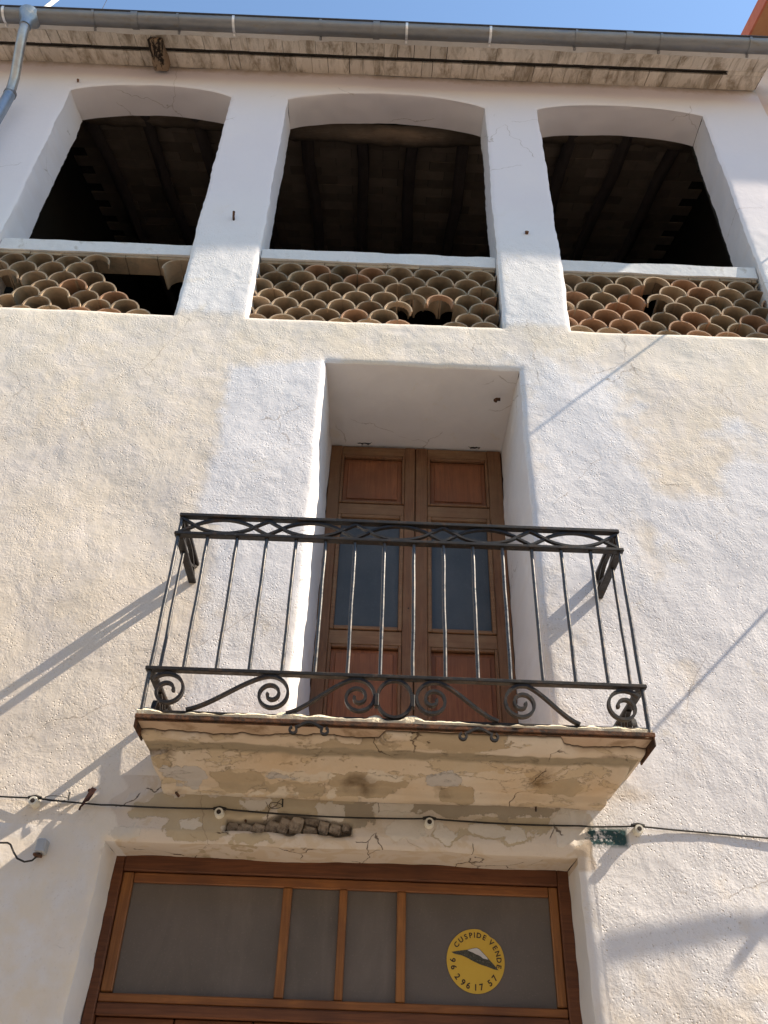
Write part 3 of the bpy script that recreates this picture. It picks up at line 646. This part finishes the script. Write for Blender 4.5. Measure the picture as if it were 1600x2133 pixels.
# ------------------------------------------------------------------ balcony door
DY = .86
def member(m, x0, x1, z0, z1, y0, y1): return m.box(x0, x1, y0, y1, z0, z1)
MB().box(-.40, .895, DY+.03, DY+.07, 3.1, 5.86).build('door_frame', WDARK, house, bevel=.003)
for (xa, xb, ia, ib) in ((-.384, .243, .085, .075), (.249, .878, .085, .10)):
    leaf = MB(); leaf.box(xa, xa+ia, DY-.025, DY+.02, 3.105, 5.825).box(xb-ib, xb, DY-.025, DY+.02, 3.105, 5.825)
    lf = leaf.build('door_leaf', DOORW, house, bevel=.004)
    il, ir = xa+ia+.001, xb-ib-.001
    for (z0, z1) in ((5.735, 5.823), (5.190, 5.285), (4.165, 4.265), (3.107, 3.24)):
        MB().box(il, ir, DY-.022, DY+.018, z0, z1).build('rail', DOORH, lf, bevel=.004)
    # raised moulding sticks round the panels and the glass
    for (z0, z1, t, mt) in ((5.29, 5.73, .018, DOORW), (4.27, 5.185, .026, DOORH), (3.245, 4.16, .02, DOORW)):
        fr = MB().box(il, il+t, DY-.032, DY+.0, z0, z1).box(ir-t, ir, DY-.032, DY+.0, z0, z1).box(il+t+.001, ir-t-.001, DY-.030, DY+.0, z0, z0+t).box(il+t+.001, ir-t-.001, DY-.030, DY+.0, z1-t, z1)
        fr.build('moulding', mt, lf, bevel=.004)
    for (z0, z1) in ((5.31, 5.71), (3.267, 4.138)):
        pm = MB(); pm.box(il+.019, ir-.019, DY-.002, DY+.010, z0, z1); 
        pm.box(il+.05, ir-.05, DY-.012, DY-.001, z0+.03, z1-.03)
        pm.build('panel', PANEL, lf, bevel=.003)
    MB().box(il+.0265, ir-.0265, DY+.002, DY+.008, 4.297, 5.158).build('glass_pane', GLASS, lf)
    kn = MB(); zc = 4.44
    kn.tube([(xb-.03 if xa > 0 else xb-.035, DY-.024, zc), (xb-.03 if xa > 0 else xb-.035, DY-.027, zc)], .006, 8); kn.build('keyhole', HOLEM, lf)
# plaster bits torn above the door
pb = MB()
for (x, w_, h_) in ((-.14, .12, .035), (.68, .10, .05)):
    n = 9; vs = []
    for i in range(n): t = i/(n-1); vs += [(x+w_*(t-.5), DY-.045, 5.85), (x+w_*(t-.5)+rt.uniform(-.004, .004), DY-.052+rt.uniform(-.01, .01), 5.84-h_*math.sin(math.pi*t)*rt.uniform(.3, 1))]
    pb.add(vs, [(i*2, i*2+1, i*2+3, i*2+2) for i in range(n-1)])
pb.build('torn_plaster', MORTAR, house)
hk = MB().tube([(.80, .25, 5.79), (.775, .25, 5.79), (.765, .25, 5.775)], [.012, .012, .016], 8)
hk.build('peg', RUST, house, smooth=True)

# ------------------------------------------------------------------ street window
WY = .285
wf = MB(); wf.box(-1.192, -1.145, WY-.03, WY+.06, .1, 2.70).box(.905, .962, WY-.03, WY+.06, .1, 2.70).box(-1.144, .904, WY-.03, WY+.06, 2.625, 2.70)
wfo = wf.build('street_window', WDARK, house, bevel=.005)
MB().box(-1.143, -1.092, WY-.012, WY+.03, 2.125, 2.622).build('frame', WINV, wfo, bevel=.004)
MB().box(.862, .903, WY-.012, WY+.03, 2.125, 2.622).build('frame', WINV, wfo, bevel=.004)
MB().box(-1.090, .860, WY-.011, WY+.03, 2.578, 2.622).build('frame', WINH, wfo, bevel=.004)
for (a, b_) in ((-.385, -.343), (-.121, -.084), (.149, .190)):
    MB().box(a, b_, WY-.014, WY+.028, 2.122, 2.577).build('mullion', WINV, wfo, bevel=.004)
MB().box(-1.143, .903, WY-.02, WY+.04, 2.085, 2.120).build('transom', WINH, wfo, bevel=.004)
MB().box(-1.143, .903, WY-.028, WY+.035, 2.035, 2.083).build('transom', WDARK, wfo, bevel=.006)
for (a, b_) in ((-1.091, -.386), (-.342, -.122), (-.083, .148), (.191, .861)):
    MB().box(a, b_, WY+.006, WY+.012, 2.121, 2.577).build('glass_pane', SCREEN, wfo)
for i in range(6):
    a = -1.142+i*.341; MB().box(a, a+.335, WY+.0, WY+.03, .12, 2.033).build('board', WDARK, wfo, bevel=.005)
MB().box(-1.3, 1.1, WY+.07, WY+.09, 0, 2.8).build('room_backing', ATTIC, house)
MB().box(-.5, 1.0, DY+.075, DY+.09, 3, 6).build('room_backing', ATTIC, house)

# ------------------------------------------------------------------ sticker on the glass
SC = Vector((.508, WY+.003, 2.300)); SR = .131
stk = thing('sticker', tuple(SC), 'round yellow for-sale sticker with black lettering and a snow-capped mountain, on the widest right pane', 'sticker')
dm = MB(); ring_ = []
for i in range(64):
    t = 2*math.pi*i/64; r = SR
    d = math.degrees(t) % 360
    if 32 < d < 78: r = SR*(1-.055*math.sin(math.pi*(d-32)/46)-.012*math.sin(5*math.pi*(d-32)/46))
    ring_.append((SC.x+r*math.cos(t), SC.z+r*math.sin(t)))
dm.v = [(a, SC.y, b_) for a, b_ in ring_]+[(a, SC.y-.0012, b_) for a, b_ in ring_]
dm.f = [tuple(range(64)), tuple(range(127, 63, -1))]+[(i, (i+1) % 64, 64+(i+1) % 64, 64+i) for i in range(64)]
dm.build('disc', YEL, stk)
def poly(name, pts, mat, dy):
    m = MB(); n = len(pts); m.v = [(SC.x+a*SR, SC.y-dy, SC.z+b_*SR) for a, b_ in pts]+[(SC.x+a*SR, SC.y-dy-.0004, SC.z+b_*SR) for a, b_ in pts]
    m.f = [tuple(range(n)), tuple(range(2*n-1, n-1, -1))]+[(i, (i+1) % n, n+(i+1) % n, n+i) for i in range(n)]; m.build(name, mat, stk)
def pz(x, y): return ((x-757)/640.0, (895-y)/720.0)
poly('mountain', [pz(*p) for p in ((225,712),(400,680),(560,655),(700,615),(790,600),(850,625),(920,700),(1010,800),(1060,860),(1150,960),(1255,1090),(1150,1070),(1000,1015),(860,975),(700,905),(560,830),(440,780),(340,765),(270,745))], INKM, .0016)
poly('snow_cap', [pz(*p) for p in ((580,660),(700,625),(785,607),(845,635),(910,705),(1000,800),(1040,858),(980,850),(920,835),(880,800),(830,770),(760,745),(700,710),(640,690))], SNOW, .0021)
def letter(ch, ang, rad, size, up_out):
    cu = bpy.data.curves.new('letter', 'FONT'); cu.body = ch; cu.size = size; cu.align_x = 'CENTER'; cu.align_y = 'CENTER'; cu.offset = size*.022; cu.extrude = .0003; cu.resolution_u = 3
    o = bpy.data.objects.new('letter', cu); COL.objects.link(o); bpy.context.view_layer.update()
    m = bpy.data.meshes.new_from_object(o.evaluated_get(bpy.context.evaluated_depsgraph_get())); bpy.data.objects.remove(o); bpy.data.curves.remove(cu)
    m.materials.clear()
    a = math.radians(ang); rot = a-math.pi/2 if up_out else a+math.pi/2
    Mx = Matrix.Rotation(math.pi/2, 4, 'X') @ Matrix.Rotation(rot, 4, 'Z')
    m.transform(Mx)
    link('letter', m, INK, stk, SC+Vector((math.cos(a)*rad, -.0019, math.sin(a)*rad)))
# top line reads clockwise, phone number reads counter-clockwise along the rim
for ch, an in zip('CUSPIDE', (143, 127.5, 113, 100.5, 91, 80, 66)): letter(ch, an, SR*.80, SR*.235, True)
for ch, an in zip('VENDE', (46, 32, 17.5, 3, -11)): letter(ch, an, SR*.80, SR*.235, True)
for ch, an in zip('96', (180, 196)): letter(ch, an, SR*.80, SR*.27, False)
for ch, an in zip('296', (218, 236, 250)): letter(ch, an, SR*.82, SR*.27, False)
for ch, an in zip('17', (268, 282)): letter(ch, an, SR*.82, SR*.27, False)
for ch, an in zip('57', (305, 321)): letter(ch, an, SR*.82, SR*.27, False)

# ------------------------------------------------------------------ balcony railing
FY = -.45; XL, XR = -1.012, 1.216
rail = thing('balcony_railing', (.1, FY, 3.1), 'black wrought-iron balcony railing with lens frieze, round bars and scrolls at the foot', 'railing')
TOPZ, SECZ, LOWZ = 4.180, 4.065, 3.318
def flat(z, h, wd, name, ex=0, ex2=0):
    m = MB(); m.box(XL-ex, XR+ex2, FY-wd/2, FY+wd/2, z-h/2, z+h/2)
    m.box(XL-wd/2, XL+wd/2, FY+wd/2+.0005, .03, z-h/2, z+h/2); m.box(XR-wd/2, XR+wd/2, FY+wd/2+.0005, .03, z-h/2, z+h/2)
    return m.build(name, IRON, rail, bevel=.003)
flat(TOPZ, .020, .038, 'handrail', .012, .012); flat(SECZ, .018, .040, 'rail', .02, .02); flat(LOWZ, .018, .038, 'rail', .02, .02)
bt = MB().box(XL, XR, FY-.002, FY+.022, 3.112, 3.124); bt.box(XL-.012, XL+.012, FY+.024, .0, 3.112, 3.124); bt.box(XR-.012, XR+.012, FY+.024, .0, 3.112, 3.124); bt.build('rail', IRON, rail, bevel=.002)
p = (XR-XL)/15
rr = random.Random(9)
def bar(x, y, z0, z1, r=.0092, name='baluster'):
    n = 6; pts = [(x+rr.uniform(-.0015, .0015)*(0 < i < n), y+rr.uniform(-.0015, .0015), z0+(z1-z0)*i/n) for i in range(n+1)]
    return MB().tube(pts, r, 12).build(name, BARM, rail, smooth=True)
for i in range(1, 15): bar(XL+p*i, FY, LOWZ, SECZ)
for x in (XL, XR):
    bar(x, FY, 3.10, TOPZ-.008, .0095, 'corner_post')
    for y in (-.30, -.15)[:1]: bar(x, y-.0, LOWZ, SECZ, .0085)
    bar(x, -.04, 3.12, LOWZ, .008, 'baluster')
def wave(u):
    u = abs((u+.5) % 1-.5)
    return math.cos(math.pi/2*u/.335)**.75 if u < .335 else -(u-.335)/.165
def frieze(fn, n, per, y0, y1, side=None):
    hmid = (TOPZ+SECZ)/2; am = (TOPZ-SECZ)/2-.015
    for sg in (1, -1):
        pts = [(fn(t), hmid+sg*am*wave(t)) for t in np.linspace(per[0], per[1], n)]
        if side is None: MB().ribbon(pts, y0+(.001 if sg > 0 else -.001), y1+(.001 if sg > 0 else -.001), .012).build('frieze_strip', IRON, rail)
        else:
            m = MB().ribbon(pts, side-.011, side+.011, .012); m.v = [(v[1], v[0], v[2]) for v in m.v]; m.build('frieze_strip', IRON, rail)
W5 = (XR-XL)/5
frieze(lambda t: XL+W5*(t+.5), 150, (-.5, 4.5), FY-.010, FY+.010)
for x in (XL, XR): frieze(lambda t: FY+.45*(t+.5), 32, (-.5, .5), 0, 0, side=x)
# scrolls between the lower rail and the slab
Z0 = 3.124; ZT = LOWZ-.010; Hh = ZT-Z0
def spiral(cx_, cz_, r0, r1, a0, turns, sgn, n=60):
    return [(cx_+sgn*(r0+(r1-r0)*(i/n)**.85)*math.cos(a0+2*math.pi*turns*i/n), cz_+(r0+(r1-r0)*(i/n)**.85)*math.sin(a0+2*math.pi*turns*i/n)) for i in range(n+1)]
def scroll(xc, sgn, tail, turns=-1.85, rin=.014):
    """S bar: foot at tail, rising to the crest of the volute; sgn=+1: foot on the left"""
    cz_ = Z0+Hh*.5; R0 = Hh*.5-.002
    sp = spiral(xc, cz_, R0, rin, math.pi*.60, turns, sgn)
    fx, fz = tail, Z0+.004; tx, tz = sp[0]
    pre = []
    for i in range(14):
        t = i/14.; e = .5*t*t*(3-2*t)+.5*t
        pre.append((fx+(tx-fx)*t, fz+(tz-fz)*(e**1.02)))
    # ease the joint into the tangent of the volute
    MB().ribbon(pre+sp, FY-.013, FY+.013, .0125).build('scroll', IRON, rail)
scroll(-.455, 1, -.82); scroll(-.068, 1, -.38)
scroll(.268, -1, .555); scroll(.665, -1, .915)
for (xc, sg) in ((-.918, 1), (1.122, -1)):
    cz_ = Z0+Hh*.5; sp = spiral(xc, cz_, Hh*.5-.002, .026, math.pi*.80, -1.42, sg)
    MB().ribbon(sp, FY-.013, FY+.013, .0125).build('scroll', IRON, rail)
MB().ribbon([(.096+.078*math.cos(t), Z0+Hh/2+(Hh/2-.003)*math.sin(t)) for t in np.linspace(0, 2*math.pi, 48)], FY-.013, FY+.013, .0125).build('ring', IRON, rail)
for x in (.016, .176): MB().box(x-.010, x+.010, FY-.018, FY+.018, 3.175, 3.235).build('collar', IRON, rail, bevel=.003)
for x in (XL, XR):
    sp = spiral(-.22, Z0+Hh/2, Hh*.5-.003, .03, math.pi*.5, -1.3, 1)
    m = MB().ribbon(sp, x-.011, x+.011, .009); m.v = [(v[1], v[0], v[2]) for v in m.v]; m.build('scroll', IRON, rail)
    ln = [(-.03, Z0+.002), (-.10, ZT-.03), (-.14, ZT)]
    m = MB().ribbon(ln, x-.011, x+.011, .009); m.v = [(v[1], v[0], v[2]) for v in m.v]; m.build('scroll', IRON, rail)
# rusty angle iron round the slab
an_ = MB(); an_.box(XL-.022, XR+.022, -.462, -.452, 3.080, 3.100); an_.box(XL-.022, XR+.022, -.4515, -.440, 3.074, 3.079)
an_.box(XL-.022, XL-.014, -.4515, -.29, 3.042, 3.100); an_.box(XR+.014, XR+.022, -.4515, -.22, 3.042, 3.100)
an_.build('edge_angle', RUST, rail, bevel=.002)
for xc in (-.272, .463):
    pts = spiral(xc-.062, 3.048, .009, .019, math.pi*.3, -.9, 1, 16)
    pts = [(xc-.062-.016*math.cos(t), 3.050-.016*math.sin(t)) for t in np.linspace(-3.6, .9, 14)][::-1] if False else [(xc-.068+.015*math.cos(t), 3.046+.015*math.sin(t)) for t in np.linspace(math.radians(110), math.radians(360+55), 16)]
    arch = [(xc-.05+.10*t, 3.060+.022*math.sin(math.pi*t)) for t in np.linspace(.06, .94, 10)]
    right = [(2*xc-a, b_) for a, b_ in pts[::-1]]
    MB().ribbon(pts+arch+right, -.480, -.463, .010).build('scroll_foot', IRON, rail)

# ------------------------------------------------------------------ gutter, downpipe
gut = thing('roof_gutter', (0, -.46, 9.6), 'half-round zinc gutter running along the eave of the white house', 'gutter')
gm_ = MB(); n = 14; gx = [-4.6, 4.4]
for x in gx:
    for rr_ in (.070, .067):
        for i in range(n+1):
            t = math.pi+math.pi*i/n; gm_.v.append((x, -.46+rr_*math.cos(t), 9.622+rr_*math.sin(t)))
q = n+1
for i in range(n): gm_.f += [(i, i+1, 2*q+i+1, 2*q+i), (q+i, q+i+1, 3*q+i+1, 3*q+i)]
gm_.build('trough', ZINC, gut, smooth=True)
MB().tube([(-4.6, -.533, 9.626), (4.4, -.533, 9.626)], .009, 10).build('rolled_lip', mat_simple('dark_gutter_lip', (.03, .032, .04), (.06, .06, .07), 20, .5, metal=.3), gut, smooth=True)
MB().box(-4.6, 4.4, -.392, -.386, 9.60, 9.66).build('back_edge', ZINC, gut)
for i, x in enumerate((-3.508, -2.715, -1.965, -1.469, -.697, .07, .815, 1.58, 2.335, 3.13)):
    m = MB(); pts = []
    for j in range(15):
        t = math.pi+math.pi*j/14*.97; a, b_ = -.46+.074*math.cos(t), 9.622+.074*math.sin(t); pts.append((a, b_))
    m.ribbon(pts, x-.011, x+.011, .004); m.v = [(v[1], v[0], v[2]) for v in m.v]
    m.tube([(x, -.40, 9.565), (x, -.385, 9.552)], .012, 6)
    m.build('bracket', ZBRIGHT if i in (0, 3, 5, 6) else ZINC, gut, smooth=False)
for x in (-.20, 2.05, -2.35):
    m = MB(); m.ribbon([(-.46+.0755*math.cos(math.pi+math.pi*j/14), 9.622+.0755*math.sin(math.pi+math.pi*j/14)) for j in range(15)], x-.03, x+.03, .003); m.v = [(v[1], v[0], v[2]) for v in m.v]
    m.build('seam', ZINC, gut)
dp = thing('downpipe', (-3.3, -.3, 9.5), 'blue-grey zinc downpipe with two bends leaving the gutter at the far left', 'pipe')
MB().tube([(-3.285, -.46, 9.60), (-3.285, -.46, 9.555), (-3.288, -.458, 9.50), (-3.290, -.45, 9.44)], [.105, .085, .052, .050], 18).build('outlet', ZBLUE, dp, smooth=True)
MB().tube([(-3.290, -.452, 9.46), (-3.293, -.43, 9.36), (-3.31, -.36, 9.25), (-3.345, -.20, 9.04), (-3.36, -.155, 8.95), (-3.365, -.13, 8.86)], .042, 18).build('bend', mat_simple('shiny_bent_pipe', (.26, .26, .27), (.40, .39, .38), 9, .35, metal=.55, c3=(.5, .49, .48)), dp, smooth=True)
MB().tube([(-3.366, -.128, 8.90), (-3.372, -.12, 8.6), (-3.38, -.115, .2)], .048, 18).build('pipe', ZBLUE, dp, smooth=True)
MB().tube([(-3.366, -.128, 8.905), (-3.367, -.127, 8.875)], .053, 18).build('sleeve', ZINC, dp, smooth=True)

# ------------------------------------------------------------------ cable with ceramic insulators
INS = [(-1.536, 2.838, 'white glazed cable insulator at the far left, half in sunlight above the loose wire'), (-.683, 2.818, 'pale ceramic cable insulator left of the bare stone patch'),
       (.279, 2.808, 'ring-shaped ceramic insulator on the cracked plaster right of the bare stones'), (1.238, 2.812, 'ceramic insulator beside the green paint patch, right of the window')]
for (x, z, lab) in INS:
    t = thing('cable_insulator', (x, 0, z), lab, 'insulator', 'ceramic insulators carrying the cable')
    m = MB(); m.tube([(x, .01, z+.0), (x, -.012, z), (x, -.022, z), (x, -.028, z), (x, -.036, z), (x, -.044, z)], [.022, .022, .014, .014, .021, .019], 20)
    m.build('roller', PORC, t, smooth=True)
    MB().tube([(x, -.0435, z), (x, -.0455, z)], .0105, 14).build('bore', HOLEM, t, smooth=True)
cb_ = thing('wall_cable', (0, -.03, 2.84), 'thin black cable strung across the wall below the balcony', 'cable')
def sag(p, q, s, n=14): return [(p[0]+(q[0]-p[0])*i/n, -(.021 if -1.2 < p[0]+(q[0]-p[0])*i/n < 1.02 else .009)-.006*abs(2*i/n-1)**14, p[2]+(q[2]-p[2])*i/n-s*math.sin(math.pi*i/n)) for i in range(n+1)]
top = [(x, -.024, z+.020) for x, z, _ in INS]
pts = sag((-3.2, -.03, 2.90), top[0], .004)
for a, b_ in zip(top, top[1:]+[(3.3, -.03, 2.76)]): pts += sag(a, b_, .012)[1:]
MB().tube(pts, .0042, 8).build('cable', CABLE, cb_, smooth=True)
for (x, z, lw, lh) in ((-1.42, 2.857, .055, .012), (-.42, 2.862, .03, .014)):
    m = MB(); m.tube([(x+lw*math.cos(t)-lw*.3, -.022+.006*math.sin(2*t), z+lh*math.sin(t)) for t in np.linspace(0, 5.6, 24)], .0016, 6); m.tube([(x+lw*.75, -.03, z-.008), (x+lw*.7, -.032, z+.028)], .004, 6)
    m.build('wire_binding', CABLE, cb_, smooth=True)
for (x, z) in ((-1.536, 2.857), (-.683, 2.837), (.279, 2.828), (1.238, 2.832)):
    MB().tube([(x-.03, -.026, z-.001), (x, -.028, z+.005), (x+.03, -.026, z-.001)], .0075, 7).build('wire_binding', CABLE, cb_, smooth=True)

# rusty bent bracket, loose nails and pegs in the wall
m = MB(); m.v = []
m.tube([(-1.300, -.01, 2.905), (-1.29, -.03, 2.895)], .009, 7)
m.add([(-1.315, -.035, 2.835), (-1.285, -.035, 2.850), (-1.262, -.035, 2.905), (-1.285, -.035, 2.912), (-1.315, -.03, 2.835), (-1.285, -.028, 2.850), (-1.262, -.028, 2.905), (-1.285, -.028, 2.912)], [(0,1,2,3),(7,6,5,4),(0,1,5,4),(1,2,6,5),(2,3,7,6),(3,0,4,7)])
m.tube([(-1.30, -.032, 2.84), (-1.315, -.034, 2.822), (-1.318, -.034, 2.806)], .005, 6)
m.build('rusty_bracket', mat_simple('dark_rust', (.035, .015, .012), (.07, .028, .02), 30, .85), None, label='dark rusty iron clip hanging on the cable left of the balcony', category='bracket')
def nail(x, z, dx, dz, L, r, lab, y=0.):
    MB().tube([(x, y+.015, z), (x+dx*.4, y-L*.6, z+dz*.4), (x+dx, y-L, z+dz)], [r, r, r*1.15], 8).build('nail', RUST, None, smooth=True, label=lab, category='nail')
nail(-1.228, 7.365, 0, .055, .045, .009, 'bent rusty nail in the broad pier between the left and middle arches')
nail(1.054, 7.347, 0, .004, .02, .014, 'small dark peg in the pier between the middle and right arches')
nail(-2.929, 9.390, .012, -.02, .03, .010, 'tiny stub of metal above the left corner of the left arch')
nail(-.905, 2.915, .030, -.035, .05, .0055, 'rusty nail slanting out of the plaster under the left end of the balcony')
nail(-.562, 2.795, 0, 0, .004, .005, 'small black screw hole plug left of the bare stones', )
nail(.775, 2.872, .0, .03, .02, .004, 'short thin spike beside the cable right of the third insulator')
cx_box = thing('cable_socket', (-1.448, -.03, 2.635), 'small grey plastic socket with a loose wire on the wall at lower left', 'socket')
MB().box(-1.467, -1.425, -.052, .005, 2.612, 2.672).build('body', BLUEP, cx_box, bevel=.006)
MB().box(-1.470, -1.438, -.05, -.008, 2.598, 2.611).build('collar', RUST, cx_box, bevel=.003)
MB().tube([(-1.455, -.03, 2.600), (-1.47, -.035, 2.580), (-1.50, -.04, 2.572), (-1.535, -.04, 2.585), (-1.56, -.035, 2.612), (-1.585, -.03, 2.645), (-1.60, -.03, 2.652), (-1.66, -.03, 2.650), (-2.2, -.02, 2.66)], .0042, 8).build('wire', CABLE, cx_box, smooth=True)

# ------------------------------------------------------------------ rods and a board added outside the frame to cast shadows on the wall
for (x, z, L, lab) in ((3.3, 7.553, .50, 'unseen upper rod added right of the loggia to cast a slanting shadow'), (3.3, 5.155, .47, 'unseen lower rod added beside the upper storey to cast a slanting shadow')):
    MB().tube([(x, .02, z), (x, -L*.5, z), (x, -L, z)], .009, 8).build('shadow_rod', IRON, None, smooth=True, label=lab, category='bracket', group='unseen rods added to cast shadows')  # invented rods; their length sets where each slanting shadow stops
aw = thing('shadow_board', (3.2, -.2, 3.85), 'unseen awning board on two iron wall arms beyond the right end of the house', 'shadow_caster')  # invented board and arms, thin so the shadow band stays narrow
vb = MB(); vb.v = [(2.50, -.303, 3.70), (3.9, -.303, 3.90), (3.9, -.303, 4.00), (2.50, -.303, 3.80), (2.50, -.295, 3.70), (3.9, -.295, 3.90), (3.9, -.295, 4.00), (2.50, -.295, 3.80)]
vb.f = [(0,1,2,3),(7,6,5,4),(0,1,5,4),(1,2,6,5),(2,3,7,6),(3,0,4,7)]; vb.build('shadow_slat', WPAINT, aw)
MB().tube([(3.2, .05, 3.852), (3.2, -.34, 3.854)], [.035, .02], 8).build('arm', IRON, aw, smooth=True)
MB().tube([(3.75, .0, 3.93), (3.75, -.30, 3.95)], .02, 8).build('arm', IRON, aw, smooth=True)

# ------------------------------------------------------------------ neighbours
nb = thing('neighbour_house', (6, 1, 0), 'taller pinkish-orange house adjoining on the right with a terracotta eave', 'house')
MB().box(3.392, 10, .03, 7, 0, 10.5).build('wall', NEIGH, nb)
def slab_poly(x0, x1, pts, name, mat):
    n = len(pts); m = MB(); m.v = [(x0, y, z) for y, z in pts]+[(x1, y, z) for y, z in pts]
    m.f = [tuple(range(n)), tuple(range(2*n-1, n-1, -1))]+[(i, (i+1) % n, n+(i+1) % n, n+i) for i in range(n)]
    return m.build(name, mat, nb)
slab_poly(3.555, 10, [(6, 12.9), (6, 12.98), (-.50, 10.66), (-.50, 10.58)], 'eave_soffit', mat_simple('brown_eave_soffit', (.40, .20, .10), (.46, .25, .13), 7, .9))
slab_poly(3.532, 3.554, [(6, 12.9), (6, 13.08), (-.55, 10.74), (-.55, 10.56)], 'verge_trim', REDTRIM)
for i in range(6):
    x = 3.66+i*.2; MB().tube([(x, 6, 13.02), (x, -.74, 10.62)], .095, 12).build('roof_tile', mat_simple('pale_orange_tile', (.62, .40, .25), (.70, .48, .32), 6) if i == 0 else bpy.data.materials['pale_orange_tile'], nb, smooth=True)
lb = thing('left_neighbour_house', (-9, 1, 0), 'plain cream house adjoining on the left', 'house')
lb.name = 'adjoining_house'; ORG['adjoining_house'] = ORG['left_neighbour_house']
MB().box(-13, -4.42, .02, 7, 0, 9.7).build('wall', OPP, lb)
MB().box(-13, -4.42, -.4, 7, 9.7, 9.8).build('roof', ROOFM, lb)
op = thing('opposite_house', (0, -9, 0), 'long cream house across the street behind the viewer', 'house')
MB().box(-13, 13, -12, -7.0, 0, 6.6).build('wall', OPP, op)
MB().box(-13.2, 13.2, -12.2, -6.7, 6.6, 6.75).build('roof', ROOFM, op)
for x in (-8, -4, 0, 4, 8):
    f = MB().box(x-.5, x+.5, -6.995, -6.96, 3.8, 5.2).build('window', WDARK, op); MB().box(x-.42, x+.42, -6.958, -6.95, 3.88, 5.12).build('pane', GLASS, f)

# ------------------------------------------------------------------ bits on the roof
MB().tube([(-3.95, .3, 9.9), (-3.90, .3, 11.5), (-3.80, .3, 11.85)], .022, 8).build('antenna_mast', WPAINT, None, smooth=True, label='white metal mast rising above the gutter at the top left', category='mast')
MB().tube([(-3.27, .3, 9.9), (-3.27, .3, 12.2)], .003, 6).build('aerial_wire', IRON, None, smooth=True, label='hair-thin vertical wire against the sky right of the white mast', category='wire')
